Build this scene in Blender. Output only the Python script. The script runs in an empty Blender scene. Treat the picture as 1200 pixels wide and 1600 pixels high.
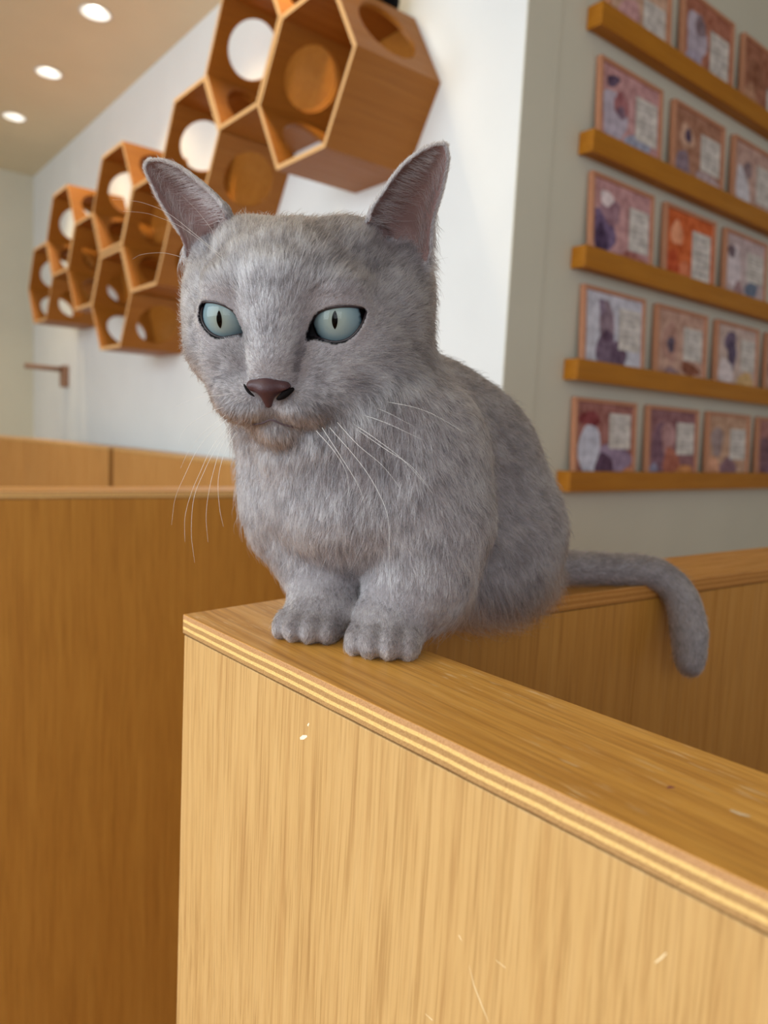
import bpy, bmesh, math
import numpy as np
from mathutils import Vector, Matrix

PI = math.pi
C = bpy.context.scene.collection
rng = np.random.default_rng(7)

# ------------------------------------------------------------------ camera
FPX, CX, CY, EYE_Z = 1155.0, 600.0, 800.0, 1.14
_d = np.array([70 - CX, 11322 - CY, FPX]); _d /= np.linalg.norm(_d)
_up = -_d
_hx = -325.0
_hy = CY - ((_hx - CX) * _d[0] + FPX * _d[2]) / _d[1]
_Y = np.array([_hx - CX, _hy - CY, FPX]); _Y /= np.linalg.norm(_Y)
_X = np.cross(_Y, _up)
RW = np.array([_X, _Y, _up])                       # world <- camera (x right, y down, z forward)
cam_data = bpy.data.cameras.new('camera')
cam = bpy.data.objects.new('camera', cam_data); C.objects.link(cam)
bpy.context.scene.camera = cam
M = np.eye(4); M[:3, 0] = RW[:, 0]; M[:3, 1] = -RW[:, 1]; M[:3, 2] = -RW[:, 2]; M[:3, 3] = (0, 0, EYE_Z)
cam.matrix_world = Matrix(M.tolist())
cam_data.sensor_fit = 'VERTICAL'; cam_data.sensor_height = 36.0
cam_data.lens = FPX / 1600 * 36.0
cam_data.clip_start = 0.02
cam_data.dof.use_dof = True
cam_data.dof.focus_distance = 0.445
cam_data.dof.aperture_fstop = cam_data.lens / 4.2


def P(x, y, t):
    """point seen at photo pixel x, y at depth t metres"""
    return np.array([0, 0, EYE_Z]) + RW @ np.array([(x - CX) / FPX, (y - CY) / FPX, 1.0]) * t


def pix(p):
    c = RW.T @ (np.asarray(p, float) - np.array([0, 0, EYE_Z]))
    return CX + FPX * c[0] / c[2], CY + FPX * c[1] / c[2], c[2]


# ------------------------------------------------------------------ world, lights, exposure
vs = bpy.context.scene.view_settings
vs.view_transform = 'Standard'; vs.look = 'None'; vs.gamma = 1.0; vs.exposure = 0.0; vs.use_curve_mapping = False
bpy.context.scene.cycles.max_bounces = 8
bpy.context.scene.cycles.diffuse_bounces = 4
bpy.context.scene.cycles.glossy_bounces = 3
bpy.context.scene.cycles.transparent_max_bounces = 8
try:
    bpy.context.scene.cycles_curves.shape = 'RIBBONS'
except Exception:
    pass
W = bpy.data.worlds.new('world'); bpy.context.scene.world = W; W.use_nodes = True
W.node_tree.nodes['Background'].inputs[0].default_value = (0.80, 0.86, 1.0, 1)
W.node_tree.nodes['Background'].inputs[1].default_value = 0.56


def area(name, loc, aim, sx, sy, col, watts):
    l = bpy.data.lights.new(name, 'AREA'); l.shape = 'RECTANGLE'; l.size = sx; l.size_y = sy
    l.color = col; l.energy = watts
    o = bpy.data.objects.new(name, l); C.objects.link(o)
    o.location = loc
    o.rotation_euler = (Vector(aim) - Vector(loc)).to_track_quat('-Z', 'Y').to_euler()
    return o


area('window_daylight', (-2.55, 1.6, 1.75), (1.0, 1.6, 1.2), 3.6, 1.7, (0.80, 0.91, 1.0), 118)
area('camera_side_fill', (-1.9, -1.9, 1.8), (0.3, 0.6, 1.1), 1.8, 1.6, (0.88, 0.94, 1.0), 34)  # added fill lamp on the camera side, no window behind it


# ------------------------------------------------------------------ helpers
def lin(r, g, b):
    f = lambda c: (c / 255 / 12.92) if c / 255 <= 0.04045 else ((c / 255 + 0.055) / 1.055) ** 2.4
    return (f(r), f(g), f(b), 1.0)


def link_mesh(name, bm, mats, parent=None, smooth=False):
    me = bpy.data.meshes.new(name)
    bm.normal_update(); bm.to_mesh(me); bm.free()
    for m in (mats if isinstance(mats, (list, tuple)) else [mats]):
        me.materials.append(m)
    if smooth:
        for p in me.polygons: p.use_smooth = True
    o = bpy.data.objects.new(name, me); C.objects.link(o)
    if parent is not None: o.parent = parent
    return o


def tag(o, label=None, cat=None, group=None, kind=None):
    if label: o['label'] = label
    if cat: o['category'] = cat
    if group: o['group'] = group
    if kind: o['kind'] = kind
    return o


def empty(name, loc=(0, 0, 0)):
    o = bpy.data.objects.new(name, None); C.objects.link(o); o.location = loc
    o.empty_display_size = 0.05
    return o


def add_box(bm, x0, x1, y0, y1, z0, z1, mi=0, bev=0.0):
    b2 = bmesh.new()
    vs_ = [b2.verts.new((x, y, z)) for x in (x0, x1) for y in (y0, y1) for z in (z0, z1)]
    for q in ((0, 1, 3, 2), (4, 6, 7, 5), (0, 4, 5, 1), (2, 3, 7, 6), (0, 2, 6, 4), (1, 5, 7, 3)):
        f = b2.faces.new([vs_[i] for i in q]); f.material_index = mi
    if bev > 0:
        bmesh.ops.bevel(b2, geom=list(b2.edges), offset=bev, segments=2, affect='EDGES', profile=0.6)
    for f in b2.faces: f.material_index = mi
    merge(bm, b2)


def merge(bm, b2):
    me = bpy.data.meshes.new('tmp'); b2.to_mesh(me); b2.free(); bm.from_mesh(me); bpy.data.meshes.remove(me)


def add_prism(bm, pts, z0, z1, mi=0, bev=0.0):
    """vertical prism over a ccw xy polygon"""
    b2 = bmesh.new()
    lo = [b2.verts.new((x, y, z0)) for x, y in pts]; hi = [b2.verts.new((x, y, z1)) for x, y in pts]
    b2.faces.new(hi); b2.faces.new(lo[::-1])
    n = len(pts)
    for i in range(n):
        b2.faces.new((lo[i], lo[(i + 1) % n], hi[(i + 1) % n], hi[i]))
    if bev > 0:
        bmesh.ops.bevel(b2, geom=list(b2.edges), offset=bev, segments=2, affect='EDGES', profile=0.6)
    bmesh.ops.recalc_face_normals(b2, faces=list(b2.faces))
    for f in b2.faces: f.material_index = mi
    merge(bm, b2)


def add_tube(bm, pts, rad, seg=6, mi=0):
    pts = [np.asarray(p, float) for p in pts]
    rings = []
    up = np.array([0.13, 0.2, 0.97])
    for i, p in enumerate(pts):
        t = pts[min(i + 1, len(pts) - 1)] - pts[max(i - 1, 0)]
        t /= np.linalg.norm(t) + 1e-12
        a = np.cross(t, up); a /= np.linalg.norm(a) + 1e-12
        b = np.cross(t, a)
        r = rad[i] if hasattr(rad, '__len__') else rad
        rings.append([bm.verts.new(tuple(p + r * (math.cos(2 * PI * k / seg) * a + math.sin(2 * PI * k / seg) * b))) for k in range(seg)])
    for r0, r1 in zip(rings[:-1], rings[1:]):
        for k in range(seg):
            f = bm.faces.new((r0[k], r0[(k + 1) % seg], r1[(k + 1) % seg], r1[k])); f.material_index = mi
    f = bm.faces.new(rings[0][::-1]); f.material_index = mi
    f = bm.faces.new(rings[-1]); f.material_index = mi


def spline(pts, n=14):
    """catmull-rom through pts"""
    p = [np.asarray(q, float) for q in pts]
    p = [2 * p[0] - p[1]] + p + [2 * p[-1] - p[-2]]
    out = []
    for i in range(1, len(p) - 2):
        for k in range(n):
            t = k / n
            out.append(0.5 * ((2 * p[i]) + (-p[i - 1] + p[i + 1]) * t + (2 * p[i - 1] - 5 * p[i] + 4 * p[i + 1] - p[i + 2]) * t * t
                              + (-p[i - 1] + 3 * p[i] - 3 * p[i + 1] + p[i + 2]) * t ** 3))
    out.append(p[-2])
    return out


# ------------------------------------------------------------------ materials
def mat(name):
    m = bpy.data.materials.new(name); m.use_nodes = True
    nt = m.node_tree
    return m, nt, nt.nodes['Principled BSDF']


def N(nt, typ, **kw):
    n = nt.nodes.new(typ)
    for k, v in kw.items():
        if k.startswith('i_'):
            n.inputs[k[2:].replace('_', ' ')].default_value = v
        else:
            setattr(n, k, v)
    return n


def ramp(nt, src, stops, interp='LINEAR'):
    r = nt.nodes.new('ShaderNodeValToRGB'); r.color_ramp.interpolation = interp
    e = r.color_ramp.elements
    e[0].position, e[0].color = stops[0]; e[1].position, e[1].color = stops[-1]
    for pos, col in stops[1:-1]:
        x = e.new(pos); x.color = col
    nt.links.new(src, r.inputs[0]); return r.outputs[0]


def mixc(nt, fac, a, b, mode='MIX'):
    m = nt.nodes.new('ShaderNodeMix'); m.data_type = 'RGBA'; m.blend_type = mode
    if isinstance(fac, (int, float)): m.inputs[0].default_value = fac
    else: nt.links.new(fac, m.inputs[0])
    for s, k in ((a, 6), (b, 7)):
        if isinstance(s, tuple): m.inputs[k].default_value = s
        else: nt.links.new(s, m.inputs[k])
    return m.outputs[2]


def plain(name, col, rough=0.6, spec=0.3, metal=0.0):
    m, nt, b = mat(name)
    b.inputs['Base Color'].default_value = col; b.inputs['Roughness'].default_value = rough
    b.inputs['Specular IOR Level'].default_value = spec; b.inputs['Metallic'].default_value = metal
    return m


def paint(name, col, var=0.03):
    m, nt, b = mat(name)
    tc = N(nt, 'ShaderNodeTexCoord')
    n = N(nt, 'ShaderNodeTexNoise', i_Scale=3.0, i_Detail=4.0); nt.links.new(tc.outputs['Object'], n.inputs['Vector'])
    dark = tuple(c * (1 - 2 * var) for c in col[:3]) + (1,)
    nt.links.new(ramp(nt, n.outputs['Fac'], [(0.3, dark), (0.7, col)]), b.inputs['Base Color'])
    n2 = N(nt, 'ShaderNodeTexNoise', i_Scale=160.0, i_Detail=3.0); nt.links.new(tc.outputs['Object'], n2.inputs['Vector'])
    bp = N(nt, 'ShaderNodeBump', i_Strength=0.06, i_Distance=0.002); nt.links.new(n2.outputs['Fac'], bp.inputs['Height'])
    nt.links.new(bp.outputs[0], b.inputs['Normal'])
    b.inputs['Roughness'].default_value = 0.8; b.inputs['Specular IOR Level'].default_value = 0.2
    return m


def oak(name, light, mid, dark, axis='Z', fine=1.0, rough=0.42, spec=0.35, wave=0.0, contrast=1.0, fleck=0.0):
    """straight-grained oak veneer; grain runs along object axis"""
    m, nt, b = mat(name)
    tc = N(nt, 'ShaderNodeTexCoord')
    sc = {'X': (0.05, 1, 1), 'Y': (1, 0.05, 1), 'Z': (1, 1, 0.05)}[axis]
    # slow wander of the grain lines
    wn = N(nt, 'ShaderNodeTexNoise', i_Scale=2.2, i_Detail=2.0); nt.links.new(tc.outputs['Object'], wn.inputs['Vector'])
    wm = N(nt, 'ShaderNodeVectorMath', operation='MULTIPLY_ADD')
    nt.links.new(wn.outputs['Color'], wm.inputs[0]); wm.inputs[1].default_value = (0.012 + wave, 0.012 + wave, 0.012 + wave)
    nt.links.new(tc.outputs['Object'], wm.inputs[2])
    mp = N(nt, 'ShaderNodeMapping'); mp.inputs['Scale'].default_value = sc; nt.links.new(wm.outputs[0], mp.inputs['Vector'])
    n1 = N(nt, 'ShaderNodeTexNoise', i_Scale=150.0 * fine, i_Detail=5.0, i_Roughness=0.62); nt.links.new(mp.outputs[0], n1.inputs['Vector'])
    n2 = N(nt, 'ShaderNodeTexNoise', i_Scale=560.0 * fine, i_Detail=3.0, i_Roughness=0.6); mp2 = N(nt, 'ShaderNodeMapping'); mp2.inputs['Scale'].default_value = tuple(.022 if v_ != 1 else 1 for v_ in sc); nt.links.new(wm.outputs[0], mp2.inputs['Vector'])
    nt.links.new(mp2.outputs[0], n2.inputs['Vector'])
    n3 = N(nt, 'ShaderNodeTexNoise', i_Scale=14.0, i_Detail=3.0); nt.links.new(mp.outputs[0], n3.inputs['Vector'])
    w = 0.5 * contrast
    c1 = ramp(nt, n1.outputs['Fac'], [(0.5 - 0.19 / contrast, dark), (0.5, mid), (0.5 + 0.17 / contrast, light)])
    c3 = ramp(nt, n3.outputs['Fac'], [(0.25, mid), (0.8, light)])
    c = mixc(nt, 0.42, c1, c3)
    c2 = ramp(nt, n2.outputs['Fac'], [(0.34, (0.58, 0.50, 0.40, 1)), (0.52, (1, 1, 1, 1))])
    c = mixc(nt, 0.55 * contrast, c, c2, 'MULTIPLY')
    n4 = N(nt, 'ShaderNodeTexNoise', i_Scale=210.0 * fine, i_Detail=2.0); nt.links.new(mp2.outputs[0], n4.inputs['Vector'])
    c4 = ramp(nt, n4.outputs['Fac'], [(0.30, (0.50, 0.38, 0.26, 1)), (0.40, (1, 1, 1, 1))])
    c = mixc(nt, 0.28 * contrast, c, c4, 'MULTIPLY')
    if fleck:
        mp5 = N(nt, 'ShaderNodeMapping'); mp5.inputs['Scale'].default_value = tuple(.09 if v_ != 1 else 1 for v_ in sc); nt.links.new(tc.outputs['Object'], mp5.inputs['Vector'])
        n5 = N(nt, 'ShaderNodeTexNoise', i_Scale=520.0, i_Detail=2.0); nt.links.new(mp5.outputs[0], n5.inputs['Vector'])
        n6 = N(nt, 'ShaderNodeTexNoise', i_Scale=16.0, i_Detail=2.0); nt.links.new(tc.outputs['Object'], n6.inputs['Vector'])
        mm = N(nt, 'ShaderNodeMath', operation='MULTIPLY'); nt.links.new(ramp(nt, n5.outputs['Fac'], [(0.60, (0, 0, 0, 1)), (0.68, (1, 1, 1, 1))]), mm.inputs[0]); nt.links.new(ramp(nt, n6.outputs['Fac'], [(0.42, (0, 0, 0, 1)), (0.62, (1, 1, 1, 1))]), mm.inputs[1])
        m7 = N(nt, 'ShaderNodeMath', operation='MULTIPLY'); nt.links.new(mm.outputs[0], m7.inputs[0]); m7.inputs[1].default_value = fleck
        c = mixc(nt, m7.outputs[0], c, lin(236, 204, 158))
    nt.links.new(c, b.inputs['Base Color'])
    r = ramp(nt, n1.outputs['Fac'], [(0.35, (rough + .1,) * 3 + (1,)), (0.65, (rough - .05,) * 3 + (1,))])
    nt.links.new(r, b.inputs['Roughness'])
    b.inputs['Specular IOR Level'].default_value = spec
    bp = N(nt, 'ShaderNodeBump', i_Strength=0.18, i_Distance=0.0006); nt.links.new(n2.outputs['Fac'], bp.inputs['Height'])
    nt.links.new(bp.outputs[0], b.inputs['Normal'])
    return m


def ply_edge(name, z0, z1, browner=False):
    """cut edge of plywood: pale and brown plies stacked in z between z0 and z1"""
    m, nt, b = mat(name)
    tc = N(nt, 'ShaderNodeTexCoord'); sx = N(nt, 'ShaderNodeSeparateXYZ')
    nt.links.new(tc.outputs['Object'], sx.inputs[0])
    wob = N(nt, 'ShaderNodeTexNoise', i_Scale=26.0, i_Detail=3.0); nt.links.new(tc.outputs['Object'], wob.inputs['Vector'])
    mr = N(nt, 'ShaderNodeMapRange'); nt.links.new(sx.outputs[2], mr.inputs[0])
    mr.inputs[1].default_value = z0; mr.inputs[2].default_value = z1
    ad = N(nt, 'ShaderNodeMath', operation='MULTIPLY_ADD'); nt.links.new(wob.outputs['Fac'], ad.inputs[0]); ad.inputs[1].default_value = 0.11
    a2 = N(nt, 'ShaderNodeMath', operation='ADD'); nt.links.new(mr.outputs[0], ad.inputs[2])
    nt.links.new(ad.outputs[0], a2.inputs[0]); a2.inputs[1].default_value = -0.055
    pale = lin(243, 201, 128); brn = lin(186, 144, 92); brn2 = lin(200, 152, 104); dk = lin(120, 84, 48)
    if browner: pale, brn, brn2, dk = lin(190, 134, 68), lin(170, 114, 52), lin(178, 120, 56), lin(110, 70, 30)  # browner plies, closer to each other in tone
    col = ramp(nt, a2.outputs[0], [(0.0, dk), (0.045, brn), (0.23, pale), (0.38, brn), (0.60, pale), (0.75, brn2), (0.97, lin(214, 160, 96))], 'CONSTANT')
    sp = N(nt, 'ShaderNodeTexNoise', i_Scale=1500.0, i_Detail=2.0); nt.links.new(tc.outputs['Object'], sp.inputs['Vector'])
    spk = ramp(nt, sp.outputs['Fac'], [(0.36, (0.62, 0.55, 0.46, 1)), (0.55, (1, 1, 1, 1))])
    col = mixc(nt, 0.7, col, spk, 'MULTIPLY')
    nt.links.new(col, b.inputs['Base Color']); b.inputs['Roughness'].default_value = 0.7
    b.inputs['Specular IOR Level'].default_value = 0.2
    bp = N(nt, 'ShaderNodeBump', i_Strength=0.35, i_Distance=0.0006); nt.links.new(sp.outputs['Fac'], bp.inputs['Height'])
    nt.links.new(bp.outputs[0], b.inputs['Normal'])
    return m


M_WALL = paint('wall_paint', (0.80, 0.82, 0.81, 1))
M_WALL2 = paint('wall_paint_cream', (0.64, 0.61, 0.49, 1))
M_CEIL = paint('ceiling_paint_warm_bounce', (0.76, 0.69, 0.50, 1))  # warm floor bounce put into the colour of a white-cream ceiling
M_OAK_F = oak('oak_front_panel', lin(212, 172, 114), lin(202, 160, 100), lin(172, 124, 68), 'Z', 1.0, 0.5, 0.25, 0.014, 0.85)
M_OAK_TOPY = oak('oak_lid_along_y', lin(224, 168, 82), lin(208, 148, 62), lin(168, 108, 36), 'Y', 1.0, 0.38, 0.4, 0.004, 1.0, 0.55)
M_OAK_TOPX = oak('oak_lid_along_x', lin(212, 156, 74), lin(196, 136, 56), lin(158, 100, 34), 'X', 1.0, 0.34, 0.5, 0.004, 1.0)
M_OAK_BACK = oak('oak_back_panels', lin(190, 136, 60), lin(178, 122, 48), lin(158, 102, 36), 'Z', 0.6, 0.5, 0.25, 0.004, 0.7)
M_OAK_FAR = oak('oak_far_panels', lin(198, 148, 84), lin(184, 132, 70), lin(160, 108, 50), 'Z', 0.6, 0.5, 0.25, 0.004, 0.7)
M_EDGE = ply_edge('plywood_cut_edge', 0.9855, 1.0)
M_EDGE_BRN = ply_edge('plywood_cut_edge_browner', 0.9855, 1.0, True)
M_HEX = oak('hexagon_birch_plywood', lin(166, 106, 38), lin(154, 94, 28), lin(134, 76, 20), 'X', 0.3, 0.45, 0.3, 0.03, 0.5)
M_HEXEDGE = plain('hexagon_cut_edge', lin(222, 176, 120), 0.7)
M_LEDGE = oak('ochre_pine_ledge', lin(188, 124, 24), lin(176, 110, 16), lin(150, 88, 10), 'X', 0.4, 0.5, 0.3, 0.004, 0.6)
M_FLOOR = oak('oak_floor', lin(196, 148, 92), lin(180, 130, 76), lin(150, 102, 56), 'Y', 0.5, 0.45, 0.3)
M_METAL = plain('brushed_aluminium', (0.75, 0.75, 0.74, 1), 0.35, 0.5, 0.9)
M_WHITEP = plain('white_plastic', (0.8, 0.8, 0.78, 1), 0.4)
M_BLACK = plain('matte_black', (0.006, 0.006, 0.007, 1), 0.9, 0.1)

# ------------------------------------------------------------------ the room
FZ = -0.30
WX, WY, FY, CZ = 1.38, 1.276, 5.86, 2.80     # honeycomb wall plane, ledge wall plane, far wall, ceiling


def struct(name, bm, m):
    o = link_mesh(name, bm, m); o['kind'] = 'structure'; return o


bm = bmesh.new(); add_box(bm, -2.75, 4.4, -2.6, FY + .12, FZ - 0.1, FZ); struct('floor', bm, M_FLOOR)
# ceiling with round cut-outs for the recessed lamps
DL = [(1.03, 3.355), (1.03, 4.075), (1.03, 4.80), (1.03, 2.635), (1.03, 1.915), (-0.9, 3.4), (-0.9, 1.2)]
HR = 0.062
bm = bmesh.new()
outer = [(-2.75, -2.6), (4.4, -2.6), (4.4, FY + .12), (-2.75, FY + .12)]
ov = [bm.verts.new((x, y, CZ)) for x, y in outer]
es = [bm.edges.new((ov[i], ov[(i + 1) % 4])) for i in range(4)]
for (x, y) in DL:
    rv = [bm.verts.new((x + HR * math.cos(2 * PI * k / 28), y + HR * math.sin(2 * PI * k / 28), CZ)) for k in range(28)]
    es += [bm.edges.new((rv[k], rv[(k + 1) % 28])) for k in range(28)]
bmesh.ops.triangle_fill(bm, use_beauty=True, use_dissolve=False, edges=es)
for f in bm.faces:
    if f.normal.z > 0: f.normal_flip()
add_box(bm, -2.75, 4.4, -2.6, FY + .12, CZ + 0.10, CZ + 0.14)
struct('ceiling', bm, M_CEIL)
bm = bmesh.new(); add_box(bm, WX, WX + .12, WY, FY, FZ, CZ, 0, 0.002); struct('wall_left', bm, M_WALL)
bm = bmesh.new(); add_box(bm, WX + .12, 4.4, WY, WY + .12, FZ, CZ)
o = struct('wall_right', bm, M_WALL2)
bm = bmesh.new(); add_box(bm, WX - .0015, WX + .12, WY - .003, WY, FZ, CZ); struct('trim_1', bm, M_WALL2)
bm = bmesh.new(); add_box(bm, -2.75, WX, FY, FY + .12, FZ, CZ); struct('wall_back', bm, M_WALL2)
bm = bmesh.new(); add_box(bm, 4.28, 4.4, -2.6, WY, FZ, CZ); struct('wall_far_right', bm, M_WALL2)
# window wall on the left behind the camera's shoulder: wide opening, sill wall and header
bm = bmesh.new()
add_box(bm, -2.75, -2.63, -2.6, FY, FZ, 0.9); add_box(bm, -2.75, -2.63, -2.6, FY, 2.6, CZ)
add_box(bm, -2.75, -2.63, 3.5, FY, 0.9, 2.6); add_box(bm, -2.75, -2.63, -2.6, -0.3, 0.9, 2.6)
struct('wall_window_side', bm, M_WALL)
fr = empty('window_1'); fr['kind'] = 'structure'
bm = bmesh.new()
for y in (-0.3, 0.93, 2.16, 3.44): add_box(bm, -2.72, -2.66, y, y + .06, 0.9, 2.6)
add_box(bm, -2.72, -2.66, -0.24, 3.44, 0.9, 0.96); add_box(bm, -2.72, -2.66, -0.24, 3.44, 2.54, 2.6)
link_mesh('window_frame', bm, M_WHITEP, fr)
mg, nt, b = mat('window_glass')
b.inputs['Base Color'].default_value = (1, 1, 1, 1); b.inputs['Roughness'].default_value = 0.0; b.inputs['Transmission Weight'].default_value = 1.0
bm = bmesh.new(); add_box(bm, -2.693, -2.687, -0.24, 3.44, 0.96, 2.54); link_mesh('pane', bm, mg, fr)


# ------------------------------------------------------------------ recessed ceiling lamps
def emit(name, col, s):
    m = bpy.data.materials.new(name); m.use_nodes = True; nt = m.node_tree
    nt.nodes.remove(nt.nodes['Principled BSDF'])
    e = nt.nodes.new('ShaderNodeEmission'); e.inputs[0].default_value = col; e.inputs[1].default_value = s
    nt.links.new(e.outputs[0], nt.nodes['Material Output'].inputs[0]); return m


M_BULB = emit('warm_lamp_lens', (1.0, 0.92, 0.78, 1), 16.0)


def lathe(bm, prof, seg=28, c=(0, 0, 0), mi=0, cap=False):
    rings = [[bm.verts.new((c[0] + r * math.cos(2 * PI * k / seg), c[1] + r * math.sin(2 * PI * k / seg), c[2] + z)) for k in range(seg)] for r, z in prof]
    for a, b_ in zip(rings[:-1], rings[1:]):
        for k in range(seg):
            f = bm.faces.new((a[k], a[(k + 1) % seg], b_[(k + 1) % seg], b_[k])); f.material_index = mi
    if cap:
        f = bm.faces.new(rings[-1]); f.material_index = mi


lamp_labels = ['recessed round downlight nearest the honeycomb, highest of the three',
               'recessed round downlight, middle one of the ceiling row',
               'recessed round downlight furthest back, lowest of the three in the photo']
for i, (x, y) in enumerate(DL):
    L = empty('recessed_downlight', (x, y, CZ))
    tag(L, lamp_labels[i] if i < 3 else ['recessed round ceiling downlight above the nearest honeycomb box', 'recessed round ceiling downlight beside the wall corner',
        'recessed round ceiling downlight in the middle of the far ceiling', 'recessed round ceiling downlight above the camera side of the room'][i - 3], 'ceiling light', 'recessed ceiling downlights')
    bm = bmesh.new(); lathe(bm, [(.060, 0.0), (.066, -.0035), (.061, -.005), (.056, -.003), (.0555, .004)]); link_mesh('trim_ring', bm, M_WHITEP, L, True)
    bm = bmesh.new(); lathe(bm, [(.0555, .003), (.052, .02), (.045, .045), (.034, .062), (.030, .064)]); link_mesh('reflector', bm, M_METAL, L, True)
    bm = bmesh.new(); lathe(bm, [(.0300, .0625), (.030, .045), (.020, .030), (.002, .026)], cap=True); link_mesh('lamp_lens', bm, M_BULB, L, True)
    sp = bpy.data.lights.new('downlight_beam', 'SPOT'); sp.energy = 42; sp.color = (1.0, 0.78, 0.46); sp.spot_size = math.radians(100); sp.spot_blend = 0.9; sp.shadow_soft_size = 0.05
    so = bpy.data.objects.new('downlight_beam', sp); C.objects.link(so); so.location = (x, y, CZ + 0.02)


# ------------------------------------------------------------------ honeycomb boxes on the wall
XF = 1.10          # front plane; boxes are 0.28 deep
M_HEXSET = [M_HEX, M_HEXEDGE]


def hex_panel(p0, p1, inner_n, hole):
    """one side board of a honeycomb box: from vertex p0 to p1 (y,z), boards 14 mm thick inwards"""
    T = 0.013
    bm = bmesh.new()
    p0 = np.array(p0); p1 = np.array(p1); e = p1 - p0; Ln = np.linalg.norm(e); e /= Ln
    n = np.array(inner_n)
    D = WX - XF - 0.0
    def W3(s, d, t):   # along edge, depth from the front, thickness inwards
        q = p0 + e * s + n * t
        return (XF + d, q[0], q[1])
    k = 0.577 * T
    nseg = 32
    def face_loop(t):
        s0, s1 = k * t / T, Ln - k * t / T
        return [W3(s0, 0, t), W3(s1, 0, t), W3(s1, D, t), W3(s0, D, t)]
    o0 = [bm.verts.new(v) for v in face_loop(0.0005)]; o1 = [bm.verts.new(v) for v in face_loop(T)]
    for i in range(4):
        f = bm.faces.new((o0[i], o0[(i + 1) % 4], o1[(i + 1) % 4], o1[i]))
        f.material_index = 1 if i in (0, 2) else 0
    if not hole:
        bm.faces.new(o0[::-1]); bm.faces.new(o1)
    else:
        cs, cd, r = Ln / 2, D * 0.50, 0.090
        rings = []
        for t, oo in ((0.0005, o0), (T, o1)):
            ring = [bm.verts.new(W3(cs + r * math.cos(2 * PI * j / nseg), cd + r * math.sin(2 * PI * j / nseg), t)) for j in range(nseg)]
            rings.append(ring)
            es = [bm.edges.get((oo[i], oo[(i + 1) % 4])) for i in range(4)]
            es += [bm.edges.new((ring[j], ring[(j + 1) % nseg])) for j in range(nseg)]
            bmesh.ops.triangle_fill(bm, use_beauty=True, use_dissolve=False, edges=es)
        for j in range(nseg):
            bm.faces.new((rings[0][j], rings[0][(j + 1) % nseg], rings[1][(j + 1) % nseg], rings[1][j]))
    bmesh.ops.recalc_face_normals(bm, faces=list(bm.faces))
    return bm


def hex_box(cy, cz, ry, hz, label, solid=()):
    root = empty('hexagonal_cat_shelf', (WX, cy, cz))
    tag(root, label, 'cat shelf', 'honeycomb wall boxes for the cats')
    V = [(ry, 0), (ry / 2, hz), (-ry / 2, hz), (-ry, 0), (-ry / 2, -hz), (ry / 2, -hz)]
    names = ['upper_far', 'top', 'upper_near', 'lower_near', 'bottom', 'lower_far']
    for i in range(6):
        a, b_ = V[i], V[(i + 1) % 6]
        e = np.array(b_) - np.array(a); n = np.array([-e[1], e[0]]); n /= np.linalg.norm(n)
        hole = names[i] not in ('top', 'bottom') and names[i] not in solid
        bmh = hex_panel(a, b_, n, hole)
        o = link_mesh('side_panel', bmh, M_HEXSET, root)
        o.location = (-WX, 0, 0)
    bm = bmesh.new(); k_ = .93
    lo = [bm.verts.new((-.004, a * k_, b_ * k_)) for a, b_ in V]; hi = [bm.verts.new((-.012, a * k_, b_ * k_)) for a, b_ in V]
    bm.faces.new(lo); bm.faces.new(hi[::-1])
    for i in range(6): bm.faces.new((lo[i], lo[(i + 1) % 6], hi[(i + 1) % 6], hi[i]))
    bmesh.ops.recalc_face_normals(bm, faces=list(bm.faces))
    link_mesh('back_panel', bm, M_HEX, root)
    return root


HZ = 0.208
cells = [
    (1.815, 2.07, .247, 'largest plywood honeycomb box nearest the camera, with one solid side', ('lower_near',)),
    (2.188, 2.281, .247, 'plywood honeycomb box cut by the top edge, beside the largest box', ()),
    (2.560, 2.07, .250, 'plywood honeycomb box low beside the white wall, above the cat\'s right ear', ()),
    (2.960, 1.858, .262, 'plywood honeycomb box just left of the cat\'s ear, open front facing out', ()),
    (3.350, 2.07, .262, 'plywood honeycomb box at the top of the far cluster', ()),
    (3.355, 1.646, .262, 'plywood honeycomb box at the bottom of the far cluster', ()),
    (3.748, 1.858, .262, 'plywood honeycomb box in the middle of the far cluster', ()),
    (4.140, 2.07, .262, 'plywood honeycomb box at the upper left of the far cluster', ()),
    (4.535, 1.858, .262, 'leftmost and furthest plywood honeycomb box', ()),
]
for c in cells: hex_box(c[0], c[1], c[2], HZ, c[3], c[4])

# black rounded object of unknown kind on top of the nearest box
bm = bmesh.new(); bmesh.ops.create_uvsphere(bm, u_segments=32, v_segments=16, radius=1.0)
for v in bm.verts:
    s = lambda a, p: math.copysign(abs(a) ** p, a)
    v.co = Vector((s(v.co.x, .8) * .12, s(v.co.y, .7) * .115, s(v.co.z, .7) * .045))
o = link_mesh('black_object', bm, M_BLACK, None, True); o.location = (1.245, 1.80, 2.07 + HZ + 0.045)
tag(o, 'black rounded object on top of the largest honeycomb box, cut by the photo edge', 'cushion')

# wooden peg bracket on the wall
pk = onw = None
br = empty('wooden_wall_bracket', (WX, 5.02, 1.405))
tag(br, 'small brown wooden bracket with a long peg on the white wall below the honeycomb', 'wall bracket')
M_BRK = plain('brown_stained_wood', lin(150, 112, 88), 0.5)
bm = bmesh.new(); add_box(bm, -0.035, 0.0, -.045, .045, -.09, .045, 0, .006); link_mesh('mount_block', bm, M_BRK, br)
bm = bmesh.new(); add_tube(bm, [(-.03, 0, .02), (-.14, 0, .022), (-.25, 0, .024)], .016, 12); link_mesh('peg', bm, M_BRK, br, True)

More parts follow.
